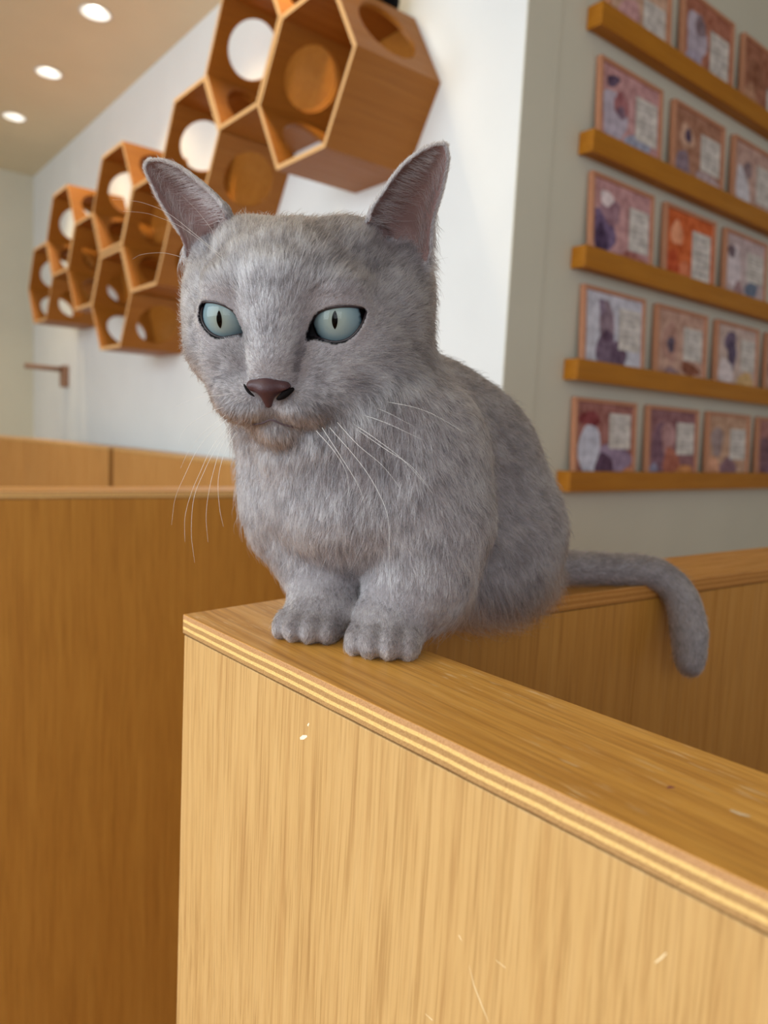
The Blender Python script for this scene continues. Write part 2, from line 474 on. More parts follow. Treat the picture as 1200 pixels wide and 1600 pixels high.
# ------------------------------------------------------------------ ledges and framed cards on the cream wall
ledge_z = [2.198, 1.897, 1.613, 1.325, 1.028]
names_row = ['top', 'second', 'third', 'fourth', 'bottom']
for i, z in enumerate(ledge_z):
    lx = 1.60 + 0.004 * i
    L = empty('picture_ledge', (lx, WY, z))
    tag(L, f'ochre wooden picture ledge on the cream wall, {names_row[i]} of five', 'shelf', 'ochre picture ledges')
    bm = bmesh.new(); add_box(bm, .0105, 2.3, -.034, -.001, -.022, -.008, 0, .0015); link_mesh('ledge_board', bm, M_LEDGE, L)
    bm = bmesh.new(); add_box(bm, 0, 2.3, -.0465, -.0345, -.026, .030, 0, .002); add_box(bm, 0, .010, -.036, -.001, -.0255, .0295, 0, .0015); link_mesh('front_lip', bm, M_LEDGE, L)

M_FRAMEW = oak('frame_terracotta_wood', lin(206, 150, 116), lin(190, 132, 100), lin(168, 112, 84), 'X', 0.5, 0.5, 0.3, 0.0, 0.6)
_cm = {}


def cmat(c):
    if c not in _cm:
        m, nt, b = mat('print_ink_%d_%d_%d' % c)
        tc = N(nt, 'ShaderNodeTexCoord'); n = N(nt, 'ShaderNodeTexNoise', i_Scale=38.0, i_Detail=4.0)
        nt.links.new(tc.outputs['Object'], n.inputs['Vector'])
        a = lin(*[max(0, v - 26) for v in c]); b2 = lin(*[min(255, v + 16) for v in c])
        nt.links.new(ramp(nt, n.outputs['Fac'], [(0.35, a), (0.65, b2)]), b.inputs['Base Color'])
        b.inputs['Roughness'].default_value = 0.55; b.inputs['Specular IOR Level'].default_value = 0.25
        _cm[c] = m
    return _cm[c]


def blob(bm, cx, cz, rx, rz, y, mi, rot=0.0, seg=22, sq=1.0, wob=0.10, ph=0.0):
    vs_ = []
    for k in range(seg):
        a = -2 * PI * k / seg
        r = 1 + wob * math.sin(3 * a + ph) + wob * .6 * math.sin(5 * a + 2 * ph)
        ux = math.copysign(abs(math.cos(a)) ** sq, math.cos(a)) * rx * r; uz = math.copysign(abs(math.sin(a)) ** sq, math.sin(a)) * rz * r
        x = cx + ux * math.cos(rot) - uz * math.sin(rot); z = cz + ux * math.sin(rot) + uz * math.cos(rot)
        x = min(max(x, .012), .284); z = min(max(z, .012), .208)
        vs_.append(bm.verts.new((x, y, z)))
    f = bm.faces.new(vs_); f.material_index = mi
    if f.normal.y > 0: f.normal_flip()


FW, FH = .290, .236
BLUEG, LILAC, DARKP, PINK, TERRA, ORANGE, CREAM, BROWN, TAN = (168, 170, 190), (188, 176, 190), (96, 76, 100), (198, 150, 150), (176, 112, 90), (214, 104, 50), (226, 214, 200), (122, 78, 60), (198, 160, 136)
# per card: background, caption rectangle (x0,x1,z0,z1), blobs (cx,cz,rx,rz,colour,rot)
cards = {
    (0, 0): (TAN, (.16, .265, .03, .13), [(.07, .15, .06, .05, LILAC, 0), (.05, .17, .02, .016, DARKP, 0), (.09, .165, .015, .015, DARKP, 0), (.10, .07, .05, .03, PINK, .3)], 'grey and white cat print with pink caption'),
    (0, 1): (TERRA, (.155, .265, .035, .17), [(.08, .12, .055, .075, LILAC, 0), (.10, .16, .03, .03, (140, 120, 128), 0), (.07, .05, .05, .035, (170, 158, 176), 0)], 'pale lilac cat print under brown top border'),
    (0, 2): ((166, 108, 84), (.17, .27, .03, .12), [(.09, .13, .06, .05, (150, 96, 72), .2), (.06, .06, .04, .04, (188, 138, 110), 0)], 'rust brown cat print'),
    (1, 0): (PINK, (.165, .27, .07, .185), [(.07, .10, .055, .07, LILAC, .1), (.10, .14, .035, .03, (172, 112, 116), 0), (.10, .12, .02, .016, (140, 112, 130), 0), (.18, .05, .06, .035, BLUEG, .1), (.06, .19, .03, .014, DARKP, .4), (.22, .03, .05, .018, (156, 108, 110), 0)], 'rose print with pale blue cat'),
    (1, 1): ((172, 122, 98), (.155, .27, .075, .18), [(.08, .15, .04, .035, (206, 164, 140), 0), (.085, .155, .018, .02, DARKP, 0), (.06, .06, .04, .05, (142, 120, 132), .3), (.2, .045, .07, .03, (194, 170, 172), 0)], 'tan print with small dark-faced cat'),
    (1, 2): ((196, 160, 148), (.16, .27, .06, .18), [(.07, .08, .045, .07, (212, 206, 212), .3), (.10, .15, .03, .025, (150, 126, 130), 0)], 'pale print with white leaf shape'),
    (2, 0): (PINK, (.175, .27, .065, .18), [(.06, .09, .05, .06, (120, 98, 132), .3), (.05, .07, .03, .04, (74, 52, 84), .2), (.09, .15, .045, .035, (166, 128, 140), 0), (.07, .18, .03, .02, (232, 214, 214), 0), (.2, .035, .08, .024, (168, 104, 96), 0)], 'mauve print with dark purple cat'),
    (2, 1): (ORANGE, (.155, .265, .03, .185), [(.07, .16, .035, .035, (240, 162, 122), 0), (.05, .06, .04, .05, (196, 78, 36), .2), (.12, .05, .03, .04, (222, 128, 88), 0)], 'bright orange cat print'),
    (2, 2): ((198, 176, 176), (.15, .27, .09, .185), [(.07, .12, .045, .07, (222, 208, 212), 0), (.05, .17, .025, .02, (110, 90, 100), 0), (.19, .06, .045, .035, (112, 124, 146), .5), (.1, .05, .03, .03, (160, 124, 128), 0)], 'pale print with white cat and blue patch'),
    (3, 0): ((206, 204, 214), (.165, .27, .08, .195), [(.11, .15, .035, .06, (150, 128, 140), .1), (.11, .07, .045, .055, (120, 98, 118), 0), (.17, .06, .035, .05, (108, 84, 106), 0), (.085, .19, .012, .03, (140, 120, 140), .3), (.11, .11, .018, .018, (92, 66, 88), 0), (.06, .015, .06, .012, TERRA, 0)], 'white print with standing grey cat'),
    (3, 1): ((198, 158, 140), (.155, .265, .085, .185), [(.08, .13, .045, .06, (186, 142, 128), 0), (.085, .125, .022, .025, (108, 92, 108), 0), (.20, .06, .055, .02, (142, 84, 62), -.1), (.09, .035, .05, .02, (146, 118, 126), 0)], 'beige print with dark nosed cat'),
    (3, 2): ((204, 180, 170), (.17, .27, .085, .19), [(.10, .17, .04, .04, (112, 94, 118), 0), (.11, .13, .03, .05, (96, 80, 106), 0), (.07, .07, .05, .045, (222, 208, 208), 0), (.21, .05, .06, .03, (216, 178, 124), 0), (.1, .02, .05, .018, (140, 112, 122), 0)], 'cream print with dark stripe cat'),
    (3, 3): ((190, 160, 150), (.16, .27, .085, .19), [(.08, .10, .05, .06, (120, 96, 110), 0)], 'dark mauve cat print'),
    (4, 0): ((164, 108, 100), (.16, .265, .10, .20), [(.07, .18, .05, .02, (136, 58, 62), 0), (.075, .08, .05, .09, (206, 206, 220), .1), (.19, .07, .08, .045, (154, 132, 156), 0), (.14, .05, .045, .035, (98, 68, 92), .2), (.24, .02, .05, .02, (214, 142, 98), .3)], 'white cat print on dark red'),
    (4, 1): ((150, 104, 108), (.165, .27, .09, .19), [(.07, .10, .04, .09, (126, 90, 106), 0), (.12, .14, .04, .05, (186, 142, 142), 0), (.14, .06, .05, .05, (176, 104, 84), 0), (.04, .03, .03, .03, (158, 156, 182), 0), (.22, .03, .05, .03, (206, 138, 82), 0)], 'dark plum print with brown cat'),
    (4, 2): ((196, 156, 130), (.155, .265, .08, .185), [(.07, .14, .04, .05, (164, 142, 140), 0), (.05, .05, .04, .04, (222, 164, 132), 0), (.15, .05, .06, .035, (142, 106, 116), 0)], 'peach print with grey cat'),
    (4, 3): ((170, 116, 110), (.16, .27, .09, .19), [(.07, .10, .05, .07, (120, 84, 96), 0), (.13, .04, .05, .03, (132, 96, 122), 0)], 'plum print with two dark shapes'),
}
col_word = ['first', 'second', 'third', 'fourth']
for (row, colm), (bg, cap, blobs, word) in cards.items():
    x0 = 1.652 + 0.352 * colm + (0.0 if row > 2 else -0.01 * (3 - row) * 0.2)
    zb = ledge_z[row] - 0.007
    F = empty('framed_cat_card', (x0, WY - 0.0255, zb + .0008))
    F.rotation_euler = (math.radians(-3.6), 0, 0)
    tag(F, f'framed {word}, {col_word[colm]} from left on {names_row[row]} ledge', 'framed print', 'framed cat cards on the ledges')
    bm = bmesh.new(); t_ = .011
    add_box(bm, 0, FW, -.008, .008, 0, t_, 0, .0012); add_box(bm, 0, FW, -.008, .008, FH - t_, FH, 0, .0012)
    add_box(bm, 0, t_, -.008, .008, t_, FH - t_, 0, .0012); add_box(bm, FW - t_, FW, -.008, .008, t_, FH - t_, 0, .0012)
    link_mesh('frame_border', bm, M_FRAMEW, F)
    cols = [cmat(bg), cmat((216, 208, 200)), cmat((186, 178, 176))]
    bm = bmesh.new(); add_box(bm, t_, FW - t_, -.002, .004, t_, FH - t_, 0)
    idx = {}
    for j, (bx_, bz_, rx, rz, cc, rot) in enumerate(blobs):
        if cc not in idx: idx[cc] = len(cols); cols.append(cmat(cc))
        blob(bm, bx_, bz_, rx, rz, -.0022 - .0001 * j, idx[cc], rot, ph=j * 1.7 + colm + row)
    y_ = -.0034
    q = [bm.verts.new(v) for v in ((cap[0], y_, cap[2]), (cap[1], y_, cap[2]), (cap[1], y_, cap[3]), (cap[0], y_, cap[3]))]
    f = bm.faces.new(q); f.material_index = 1
    link_mesh('cat_print', bm, cols, F)
    # faint blurred lines of lettering on the caption
    bm = bmesh.new(); h_ = cap[3] - cap[2]
    for j in range(6):
        zz = cap[3] - h_ * (.16 + .13 * j); w0 = cap[0] + .014 + .006 * ((j * 7 + colm) % 3); w1 = cap[1] - .012 - .008 * ((j * 5 + row) % 3)
        q = [bm.verts.new(v) for v in ((w0, y_ - .0002, zz), (w1, y_ - .0002, zz), (w1, y_ - .0002, zz + h_ * .05), (w0, y_ - .0002, zz + h_ * .05))]
        bm.faces.new(q)
    link_mesh('caption_lines', bm, cols[2], F)

# ------------------------------------------------------------------ plywood partitions
CB = (.2185, .500)


def fo(y, w=0.0):   # outer line of the near arm at a given y, offset w
    return (CB[0] + w + (CB[1] - y) * .052, y)


inner_y = lambda x: .411 - .060 * (x - .486)
outer_y = lambda x: np.where(np.asarray(x) < .310, .500 + .123 * (np.asarray(x) - .2185), .5113 - .036 * (np.asarray(x) - .310))
TH = .0145
X_in = fo(.42, .090)[0]
NEAR_END = -0.35
BOXN = empty('plywood_partition', (CB[0], CB[1], 0))
tag(BOXN, 'plywood topped oak partition with an angled corner that the grey cat sits on', 'partition')


def rel(pts): return [(float(x) - CB[0], float(y) - CB[1]) for x, y in pts]


iy = inner_y(X_in)
a0 = fo(iy, .090)
polyF = rel([fo(NEAR_END), fo(NEAR_END, .090), a0, (a0[0], outer_y(a0[0])), CB])
polyR = rel([a0, (1.75, inner_y(1.75)), (1.75, outer_y(1.75)), (a0[0], outer_y(a0[0]))])


def lid(poly, m, me_=None):
    bm = bmesh.new(); add_prism(bm, poly, 1 - TH, 1.0, 1, .0007)
    bm.normal_update()
    for f in bm.faces: f.material_index = 0 if f.normal.z > .5 else 1
    return link_mesh('plywood_lid', bm, [m, me_ or M_EDGE], BOXN)


lid(polyF, M_OAK_TOPY)
lid(polyR, M_OAK_TOPX, M_EDGE_BRN)
g = .0009
pF = rel([(fo(NEAR_END)[0] + g, NEAR_END), (fo(NEAR_END, .090)[0] - g, NEAR_END), (a0[0] - g, a0[1] + .02), (a0[0] - g, outer_y(a0[0]) - g), (CB[0] + g, CB[1] - g)])
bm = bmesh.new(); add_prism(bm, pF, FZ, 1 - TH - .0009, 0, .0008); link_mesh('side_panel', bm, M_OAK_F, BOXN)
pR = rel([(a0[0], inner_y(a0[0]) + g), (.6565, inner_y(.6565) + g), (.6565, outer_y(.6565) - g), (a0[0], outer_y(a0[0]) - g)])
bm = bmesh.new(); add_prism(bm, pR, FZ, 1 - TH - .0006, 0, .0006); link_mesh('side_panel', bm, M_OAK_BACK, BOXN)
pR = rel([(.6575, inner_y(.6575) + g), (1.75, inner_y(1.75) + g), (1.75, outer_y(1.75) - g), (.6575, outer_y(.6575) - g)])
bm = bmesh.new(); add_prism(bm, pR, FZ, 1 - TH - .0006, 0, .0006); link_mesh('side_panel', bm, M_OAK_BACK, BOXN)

# scratches and chips on the near faces
M_SCR = plain('pale_scratch', lin(250, 226, 178), 0.8)
M_CHIP = plain('pale_chip', lin(252, 236, 205), 0.8)
M_PURP = plain('purple_crayon_mark', lin(130, 60, 80), 0.8)
M_WEAR = plain('worn_pale_patch', lin(222, 196, 160), 0.6)


def on_face(x, y):      # photo ray onto the outer face of the near arm
    r = P(x, y, 1) - np.array([0, 0, EYE_Z]); n = np.array([1, .052, 0])
    o = np.array([CB[0] + g, CB[1], 0]) - np.array([0, 0, EYE_Z])
    return np.array([0, 0, EYE_Z]) + r * ((o @ n) / (r @ n))


def on_lid(x, y):
    r = P(x, y, 1) - np.array([0, 0, EYE_Z]); return np.array([0, 0, EYE_Z]) + r * ((1.0 - EYE_Z) / r[2])


def face_tri_strip(pts, w, m, name, n):
    bm = bmesh.new(); pts = [np.array(p) for p in pts]
    n = np.array(n, float); n /= np.linalg.norm(n); L_, R_ = [], []
    for i, p in enumerate(pts):
        t = pts[min(i + 1, len(pts) - 1)] - pts[max(i - 1, 0)]; t /= np.linalg.norm(t)
        s = np.cross(n, t); ww = w[i] if hasattr(w, '__len__') else w
        q = p + n * .00012 - np.array([CB[0], CB[1], 0])
        L_.append(bm.verts.new(tuple(q + s * ww))); R_.append(bm.verts.new(tuple(q - s * ww)))
    for i in range(len(pts) - 1): bm.faces.new((L_[i], L_[i + 1], R_[i + 1], R_[i]))
    bmesh.ops.recalc_face_normals(bm, faces=list(bm.faces))
    o = link_mesh(name, bm, m, BOXN); return o


nf = (-1, -.052, 0)
face_tri_strip([on_face(*p) for p in ((733, 1508), (741, 1540), (752, 1568), (764, 1598))], [.00006, .00022, .00026, .0001], M_SCR, 'scratch', nf)
face_tri_strip([on_face(*p) for p in ((717, 1461), (722, 1470))], [.00035, .00015], M_SCR, 'scratch', nf)
face_tri_strip([on_face(*p) for p in ((775, 1500), (790, 1512))], [.0001, .00018], M_SCR, 'scratch', nf)
face_tri_strip([on_face(*p) for p in ((1024, 1504), (1034, 1496), (1041, 1489))], [.0002, .0003, .0002], M_SCR, 'scratch', nf)
face_tri_strip([on_face(*p) for p in ((665, 1584), (676, 1594))], [.0001, .0003], M_SCR, 'scratch', nf)
face_tri_strip([on_face(*p) for p in ((469, 1154), (474, 1152), (480, 1150))], [.0006, .0013, .0005], M_CHIP, 'chip', nf)
face_tri_strip([on_face(*p) for p in ((481, 1134), (483, 1130))], [.0006, .0004], M_CHIP, 'chip', nf)
face_tri_strip([on_lid(*p) for p in ((1042, 1231), (1048, 1230), (1054, 1231))], [.0003, .0008, .0003], M_PURP, 'crayon_mark', (0, 0, 1))
face_tri_strip([on_lid(*p) for p in ((1141, 1266), (1156, 1272), (1172, 1276))], [.0008, .0012, .0006], M_WEAR, 'worn_patch', (0, 0, 1))

# far-left partition parallel to the room, and the pair beyond it
def partition(name_label, pts_top, th_poly, mtop, mside, gapz=.0006):
    R_ = empty('plywood_partition', (pts_top[0][0], pts_top[0][1], 0)); tag(R_, name_label, 'partition')
    rp = [(x - pts_top[0][0], y - pts_top[0][1]) for x, y in pts_top]
    bm = bmesh.new(); add_prism(bm, rp, 1 - TH, 1.0, 1, .0008); bm.normal_update()
    for f in bm.faces: f.material_index = 0 if f.normal.z > .5 else 1
    link_mesh('plywood_lid', bm, [mtop, M_EDGE], R_)
    bm = bmesh.new(); add_prism(bm, rp, FZ, 1 - TH - gapz, 0, .0008); link_mesh('side_panel', bm, mside, R_)
    return R_


partition('long brown plywood partition behind the left side, its pale rim level with the cat\'s chest',
          [(-.55, 1.52), (1.02, 1.375), (1.02, 1.465), (-.55, 1.61)], None, M_OAK_TOPX, M_OAK_BACK)
partition('distant pale oak partition along the white wall, behind the cat\'s shoulder',
          [(1.175, 3.52), (1.30, 2.20), (1.37, 2.20), (1.28, 3.54)], None, M_OAK_TOPY, M_OAK_FAR)
partition('darker distant oak partition at the far left edge',
          [(.84, 4.9), (.99, 4.42), (1.168, 3.56), (1.26, 3.58), (1.08, 4.44), (.93, 4.92)], None, M_OAK_TOPY, M_OAK_FAR)
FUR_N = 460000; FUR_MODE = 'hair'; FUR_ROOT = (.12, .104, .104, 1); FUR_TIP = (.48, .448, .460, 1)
# ------------------------------------------------------------------ the cat
# head frame: x = cat's right, y = forward, z = up, millimetres
H_YAW, H_PITCH, H_ROLL = -3.9956, -0.2814, -0.010
H_POS = np.array([.2547, .4188, 1.212])


def _rz(a): c, s = math.cos(a), math.sin(a); return np.array([[c, -s, 0], [s, c, 0], [0, 0, 1]])
def _rx(a): c, s = math.cos(a), math.sin(a); return np.array([[1, 0, 0], [0, c, -s], [0, s, c]])
def _ry(a): c, s = math.cos(a), math.sin(a); return np.array([[c, 0, s], [0, 1, 0], [-s, 0, c]])


H_R = _rz(H_YAW) @ _rx(H_PITCH) @ _ry(H_ROLL)


def HW(p): return H_POS + (H_R @ (np.asarray(p, float).T / 1000)).T if np.asarray(p).ndim == 1 else H_POS + (np.asarray(p, float) / 1000) @ H_R.T
def WH(q): return ((np.asarray(q, float) - H_POS) @ H_R) * 1000


# ---- signed distance grid in world metres
H0 = 0.00135
GO = np.array([.140, .250, .895]); GE = np.array([.745, .560, 1.345])
GN = np.ceil((GE - GO) / H0).astype(int) + 1
FAR = 0.03
G = np.full(tuple(GN), FAR, np.float32)


def box(lo, hi, m):
    i0 = np.maximum(0, np.floor((np.asarray(lo) - m - GO) / H0).astype(int)); i1 = np.minimum(GN, np.ceil((np.asarray(hi) + m - GO) / H0).astype(int) + 1)
    if np.any(i1 <= i0): return None, None
    sl = tuple(slice(a, b) for a, b in zip(i0, i1))
    ax = [GO[k] + H0 * np.arange(i0[k], i1[k], dtype=np.float32) for k in range(3)]
    return sl, np.stack(np.meshgrid(*ax, indexing='ij'), -1)


def smin(a, b, k):
    h = np.clip(0.5 + 0.5 * (b - a) / k, 0, 1)
    return b * (1 - h) + a * h - k * h * (1 - h)


def sd_ell(q, r):
    r = np.asarray(r, np.float32)
    k0 = np.sqrt(((q / r) ** 2).sum(-1)); k1 = np.sqrt(((q / (r * r)) ** 2).sum(-1)) + 1e-9
    return k0 * (k0 - 1) / k1


def sd_cone(p, a, b, ra, rb):
    a = np.asarray(a, np.float32); b = np.asarray(b, np.float32)
    ab = b - a; t = np.clip(((p - a) @ ab) / (ab @ ab), 0, 1)
    return np.sqrt(((p - a - t[..., None] * ab) ** 2).sum(-1)) - (ra + (rb - ra) * t)


def put(sl, d, k):
    G[sl] = smin(G[sl], np.minimum(d, FAR).astype(np.float32), k)


def ell(c, r, k=.02, R=None):
    c = np.asarray(c, float); m = max(r) + k + .004
    sl, p = box(c, c, m); q = p - c
    if R is not None: q = q @ R
    put(sl, sd_ell(q, r), k)


def cone(a, b, ra, rb, k=.015):
    a = np.asarray(a, float); b = np.asarray(b, float)
    sl, p = box(np.minimum(a, b), np.maximum(a, b), max(ra, rb) + k + .004)
    put(sl, sd_cone(p, a, b, ra, rb), k)


def hell(c, r, k=12):        # ellipsoid in the head frame (mm), mirrored by the caller
    ell(HW(c), np.array(r) / 1000, k / 1000, H_R)


def hcone(a, b, ra, rb, k=8): cone(HW(a), HW(b), ra / 1000, rb / 1000, k / 1000)


BODY_AX = np.array([.975, .22, 0]); BODY_AX /= np.linalg.norm(BODY_AX)      # towards the rump
BR = np.array([[BODY_AX[0], -BODY_AX[1], 0], [BODY_AX[1], BODY_AX[0], 0], [0, 0, 1]])

# trunk
ell((.322, .417, 1.104), (.066, .071, .070), .02, BR)          # chest
ell((.302, .415, 1.090), (.050, .066, .044), .02, BR)          # breast low
ell((.295, .426, 1.148), (.058, .083, .052), .025, BR)          # neck ruff
cone((.285, .418, 1.185), (.325, .420, 1.130), .054, .066, .02)  # neck
ell((.378, .432, 1.112), (.080, .064, .086), .025, BR)         # ribs
ell((.428, .442, 1.098), (.075, .072, .084), .025, BR)         # loin
ell((.462, .448, 1.064), (.062, .076, .060), .025, BR)         # rump
ell((.440, .396, 1.050), (.060, .040, .053), .02, BR)          # near thigh
ell((.450, .492, 1.052), (.056, .036, .050), .02, BR)          # far thigh
ell((.410, .415, 1.040), (.070, .055, .040), .02, BR)          # belly resting on the edge
ell((.508, .418, 1.026), (.024, .022, .028), .012)             # heel
cone((.508, .412, 1.010), (.460, .400, 1.008), .011, .012, .008)
cone((.510, .485, 1.020), (.460, .487, 1.010), .014, .013, .010)
# shoulders, front legs
ell((.334, .362, 1.102), (.046, .031, .066), .014, BR)
ell((.286, .466, 1.098), (.040, .030, .062), .018, BR)
cone((.336, .362, 1.080), (.326, .362, 1.045), .036, .032, .014)
cone((.326, .364, 1.047), (.306, .3660, 1.018), .032, .0250, .012)
cone((.294, .456, 1.085), (.292, .442, 1.050), .032, .028, .014)
cone((.292, .436, 1.050), (.285, .413, 1.018), .030, .0235, .010)


def paw(c, ang, s):
    """paw with four toes; ang = heading, c = centre on the board"""
    fx = np.array([math.cos(ang), math.sin(ang), 0]); sx = np.array([-fx[1], fx[0], 0])
    R = np.stack([fx, sx, np.array([0, 0, 1.0])], 1)
    ell(np.array(c) + fx * -.004 * s + (0, 0, .0125 * s), (.021 * s, .0185 * s, .0125 * s), .009, R)
    for t, (o, f, r, h) in enumerate(((-.0145, .0085, .0062, .0072), (-.0050, .0140, .0070, .0085), (.0050, .0140, .0070, .0085), (.0145, .0085, .0062, .0072))):
        ell(np.array(c) + fx * f * s + sx * o * s + (0, 0, h * s), (.0140 * s, r * s, .0095 * s), .0038, R)


PAW_R = ((.2950, .3590, 1.0), math.atan2(-.66, -.75), 1.16)
PAW_L = ((.2720, .4100, 1.0), math.atan2(-.60, -.80), 1.10)
paw(*PAW_R); paw(*PAW_L)
# tail lying over the edge
TAIL = [np.array(p) for p in ((.500, .455, 1.030), (.560, .440, 1.020), (.628, .418, 1.0165), (.672, .400, 1.012), (.690, .382, .993), (.691, .369, .962), (.684, .360, .928))]
TS = spline(TAIL, 5)
TR = np.interp(np.linspace(0, 1, len(TS)), [0, .25, .6, .85, 1], [.017, .0130, .0120, .0145, .0115])
for i in range(len(TS) - 1): cone(TS[i], TS[i + 1], TR[i], TR[i + 1], .006 if i else .02)

# ---- head
hell((0, -16, 2), (60, 54, 53), 16)
hell((0, 6, 22), (46, 34, 32), 14)            # forehead
for s in (-1, 1):
    hell((s * 45, -5, -20), (30, 37, 32), 18)     # cheek
    hell((s * 52, -23, 11), (25, 28, 24), 14)     # temple under the ear
    hell((s * 33, -12, 41), (20, 22, 16), 12)
    hell((s * 60, -42, 34), (15, 11, 20), 12)     # ear root, behind
    hell((s * 62, -34, 20), (16, 18, 18), 12)
    hell((s * 61, -28, -8), (22, 30, 40), 16)    # ruff behind the cheek
    hell((s * 33, 21, 18), (19, 17, 13), 8)       # brow
    hell((s * 35, 22, -1), (21, 19.5, 18), 6)     # lids
    hell((s * 32, 23, -24), (22, 21, 16), 10)     # under eye
    hell((s * 15.5, 39.5, -47.5), (19.5, 18, 13.5), 5)   # muzzle pad
    hell((s * 28.5, 24, -43), (20, 23, 18), 14)
for s in (-1, 1): hcone((s * 6, 31, 22), (s * 4, 47.5, -22), 14, 11.5, 9)   # nose bridge
hell((0, 51, -31), (12.5, 8.5, 10), 6)
hell((0, 36, -63), (16, 13, 10.5), 6)         # chin
hell((0, 14, -58), (30, 30, 18), 12)          # jaw


hell((67, -26, 27), (9, 10, 15), 8)


def hcut(a, b, ra, rb, k):
    A, B = HW(a), HW(b)
    sl, p = box(np.minimum(A, B), np.maximum(A, B), max(ra, rb) / 1000 + k / 1000 + .003)
    d = sd_cone(p, A, B, ra / 1000, rb / 1000); kk = k / 1000
    G[sl] = -smin(-G[sl], d.astype(np.float32), kk)


# mouth groove
for s in (-1, 1):
    hcut((0, 60, -54.5), (s * 9, 57, -59), .8, .9, 2.5)
    hcut((s * 9, 57, -59), (s * 22, 47, -62), .9, .7, 2.5)
hcut((0, 62, -45), (0, 60, -55), .8, .8, 2)

# eyes: almond opening cut down to the eyeball
EYE_C = {1: np.array([35., 21.5, 0.]), -1: np.array([-35., 21.5, 0.])}
EYE_R = 17.2
ALM = np.array([(-19.5, -9.5), (-15, 2.4), (-9, 7.2), (0, 9.4), (9.8, 9.1), (16.0, 6.4), (13.5, -1.5), (6.8, -8.8), (-1.5, -11.6), (-9.5, -10.6), (-15, -9.6)])   # u outwards, v up
EYE_AX = {}
for s in (-1, 1):
    w = np.array([s * .20, .975, .03]); w /= np.linalg.norm(w)
    u = np.cross(w, [0, 0, 1.0]); u = u / np.linalg.norm(u) * 1.0
    if u[0] * s < 0: u = -u
    v = np.cross(u, w); v = v if v[2] > 0 else -v
    EYE_AX[s] = (u, v, w)


def sd_poly(x, y, V):
    d = np.full(x.shape, 1e9); sgn = np.ones(x.shape)
    n = len(V); j = n - 1
    for i in range(n):
        ex, ey = V[j] - V[i]; wx, wy = x - V[i][0], y - V[i][1]
        t = np.clip((wx * ex + wy * ey) / (ex * ex + ey * ey), 0, 1)
        d = np.minimum(d, (wx - ex * t) ** 2 + (wy - ey * t) ** 2)
        c1 = y >= V[i][1]; c2 = y < V[j][1]; c3 = ex * wy > ey * wx
        fl = (c1 & c2 & c3) | (~c1 & ~c2 & ~c3)
        sgn = np.where(fl, -sgn, sgn); j = i
    return sgn * np.sqrt(d)


def smooth_poly(V, n=6):
    V = [np.append(v, 0) for v in V]; p = V[-1:] + V + V[:2]; out = []
    for i in range(1, len(p) - 2):
        for k in range(n):
            t = k / n
            out.append(.5 * ((2 * p[i]) + (-p[i - 1] + p[i + 1]) * t + (2 * p[i - 1] - 5 * p[i] + 4 * p[i + 1] - p[i + 2]) * t * t + (-p[i - 1] + 3 * p[i] - 3 * p[i + 1] + p[i + 2]) * t ** 3)[:2])
    return np.array(out)


ALS = smooth_poly(list(ALM), 4)
ALS_ = {-1: ALS, 1: np.c_[np.where(ALS[:, 0] < 0, ALS[:, 0] * .84, ALS[:, 0]), ALS[:, 1]]}
for s in (-1, 1):
    u, v, w = EYE_AX[s]
    c = HW(EYE_C[s] + w * 14)
    sl, p = box(c, c, .030)
    q = WH(p.reshape(-1, 3)).reshape(p.shape) - EYE_C[s]
    a, b, dpt = q @ u, q @ v, q @ w
    d2 = sd_poly(a, b, ALS_[s]) * 1e-3
    cutv = np.maximum(d2, (4.0 - dpt) * 1e-3).astype(np.float32)
    G[sl] = -smin(-G[sl], cutv, .0012)
    # keep a solid floor of skin behind the eyeball
    put(sl, (np.sqrt((q ** 2).sum(-1)) - (EYE_R - 1.2)) * 1e-3, .0006)

# ---- ears: cupped shells stamped as balls.  rim points (photo px) with head-frame depth y (mm)
def on_hplane(x, y, yl):
    o = WH(np.array([0, 0, EYE_Z])[None])[0]; q = WH(P(x, y, 1.0)[None])[0]; r = q - o
    return o + r * ((yl - o[1]) / r[1])


EAR = {
    -1: dict(med=[(577, 345), (581, 326), (600, 299), (617, 274), (636, 253), (657, 237), (678, 227.5), (694, 227)],
             lat=[(650, 436), (668, 414), (672.5, 395), (674, 372), (675, 352), (680, 328), (688, 303), (695, 270), (699.5, 250), (694, 227)],
             ym=[-2, -6, -10, -12, -14, -15, -15, -15], yl=[-24, -24, -25, -25, -24, -23, -21, -18, -16, -15], depth=18),
    1: dict(med=[(352, 338), (347, 320), (328, 300), (305, 280), (283, 263), (261, 253.5), (245, 250.5), (234, 252)],
            lat=[(292, 400), (290, 388), (288, 375), (277, 355), (264, 335), (247, 305), (237, 283), (229, 266), (228, 257), (234, 252)],
            ym=[-2, -6, -10, -12, -14, -15, -15, -15], yl=[-24, -24, -24, -23, -22, -20, -18, -16, -15, -15], depth=12),
}


def resample(pts, n):
    pts = np.array(pts); s = np.r_[0, np.cumsum(np.linalg.norm(np.diff(pts, axis=0), axis=1))]; t = np.linspace(0, s[-1], n)
    return np.stack([np.interp(t, s, pts[:, k]) for k in range(pts.shape[1])], 1)


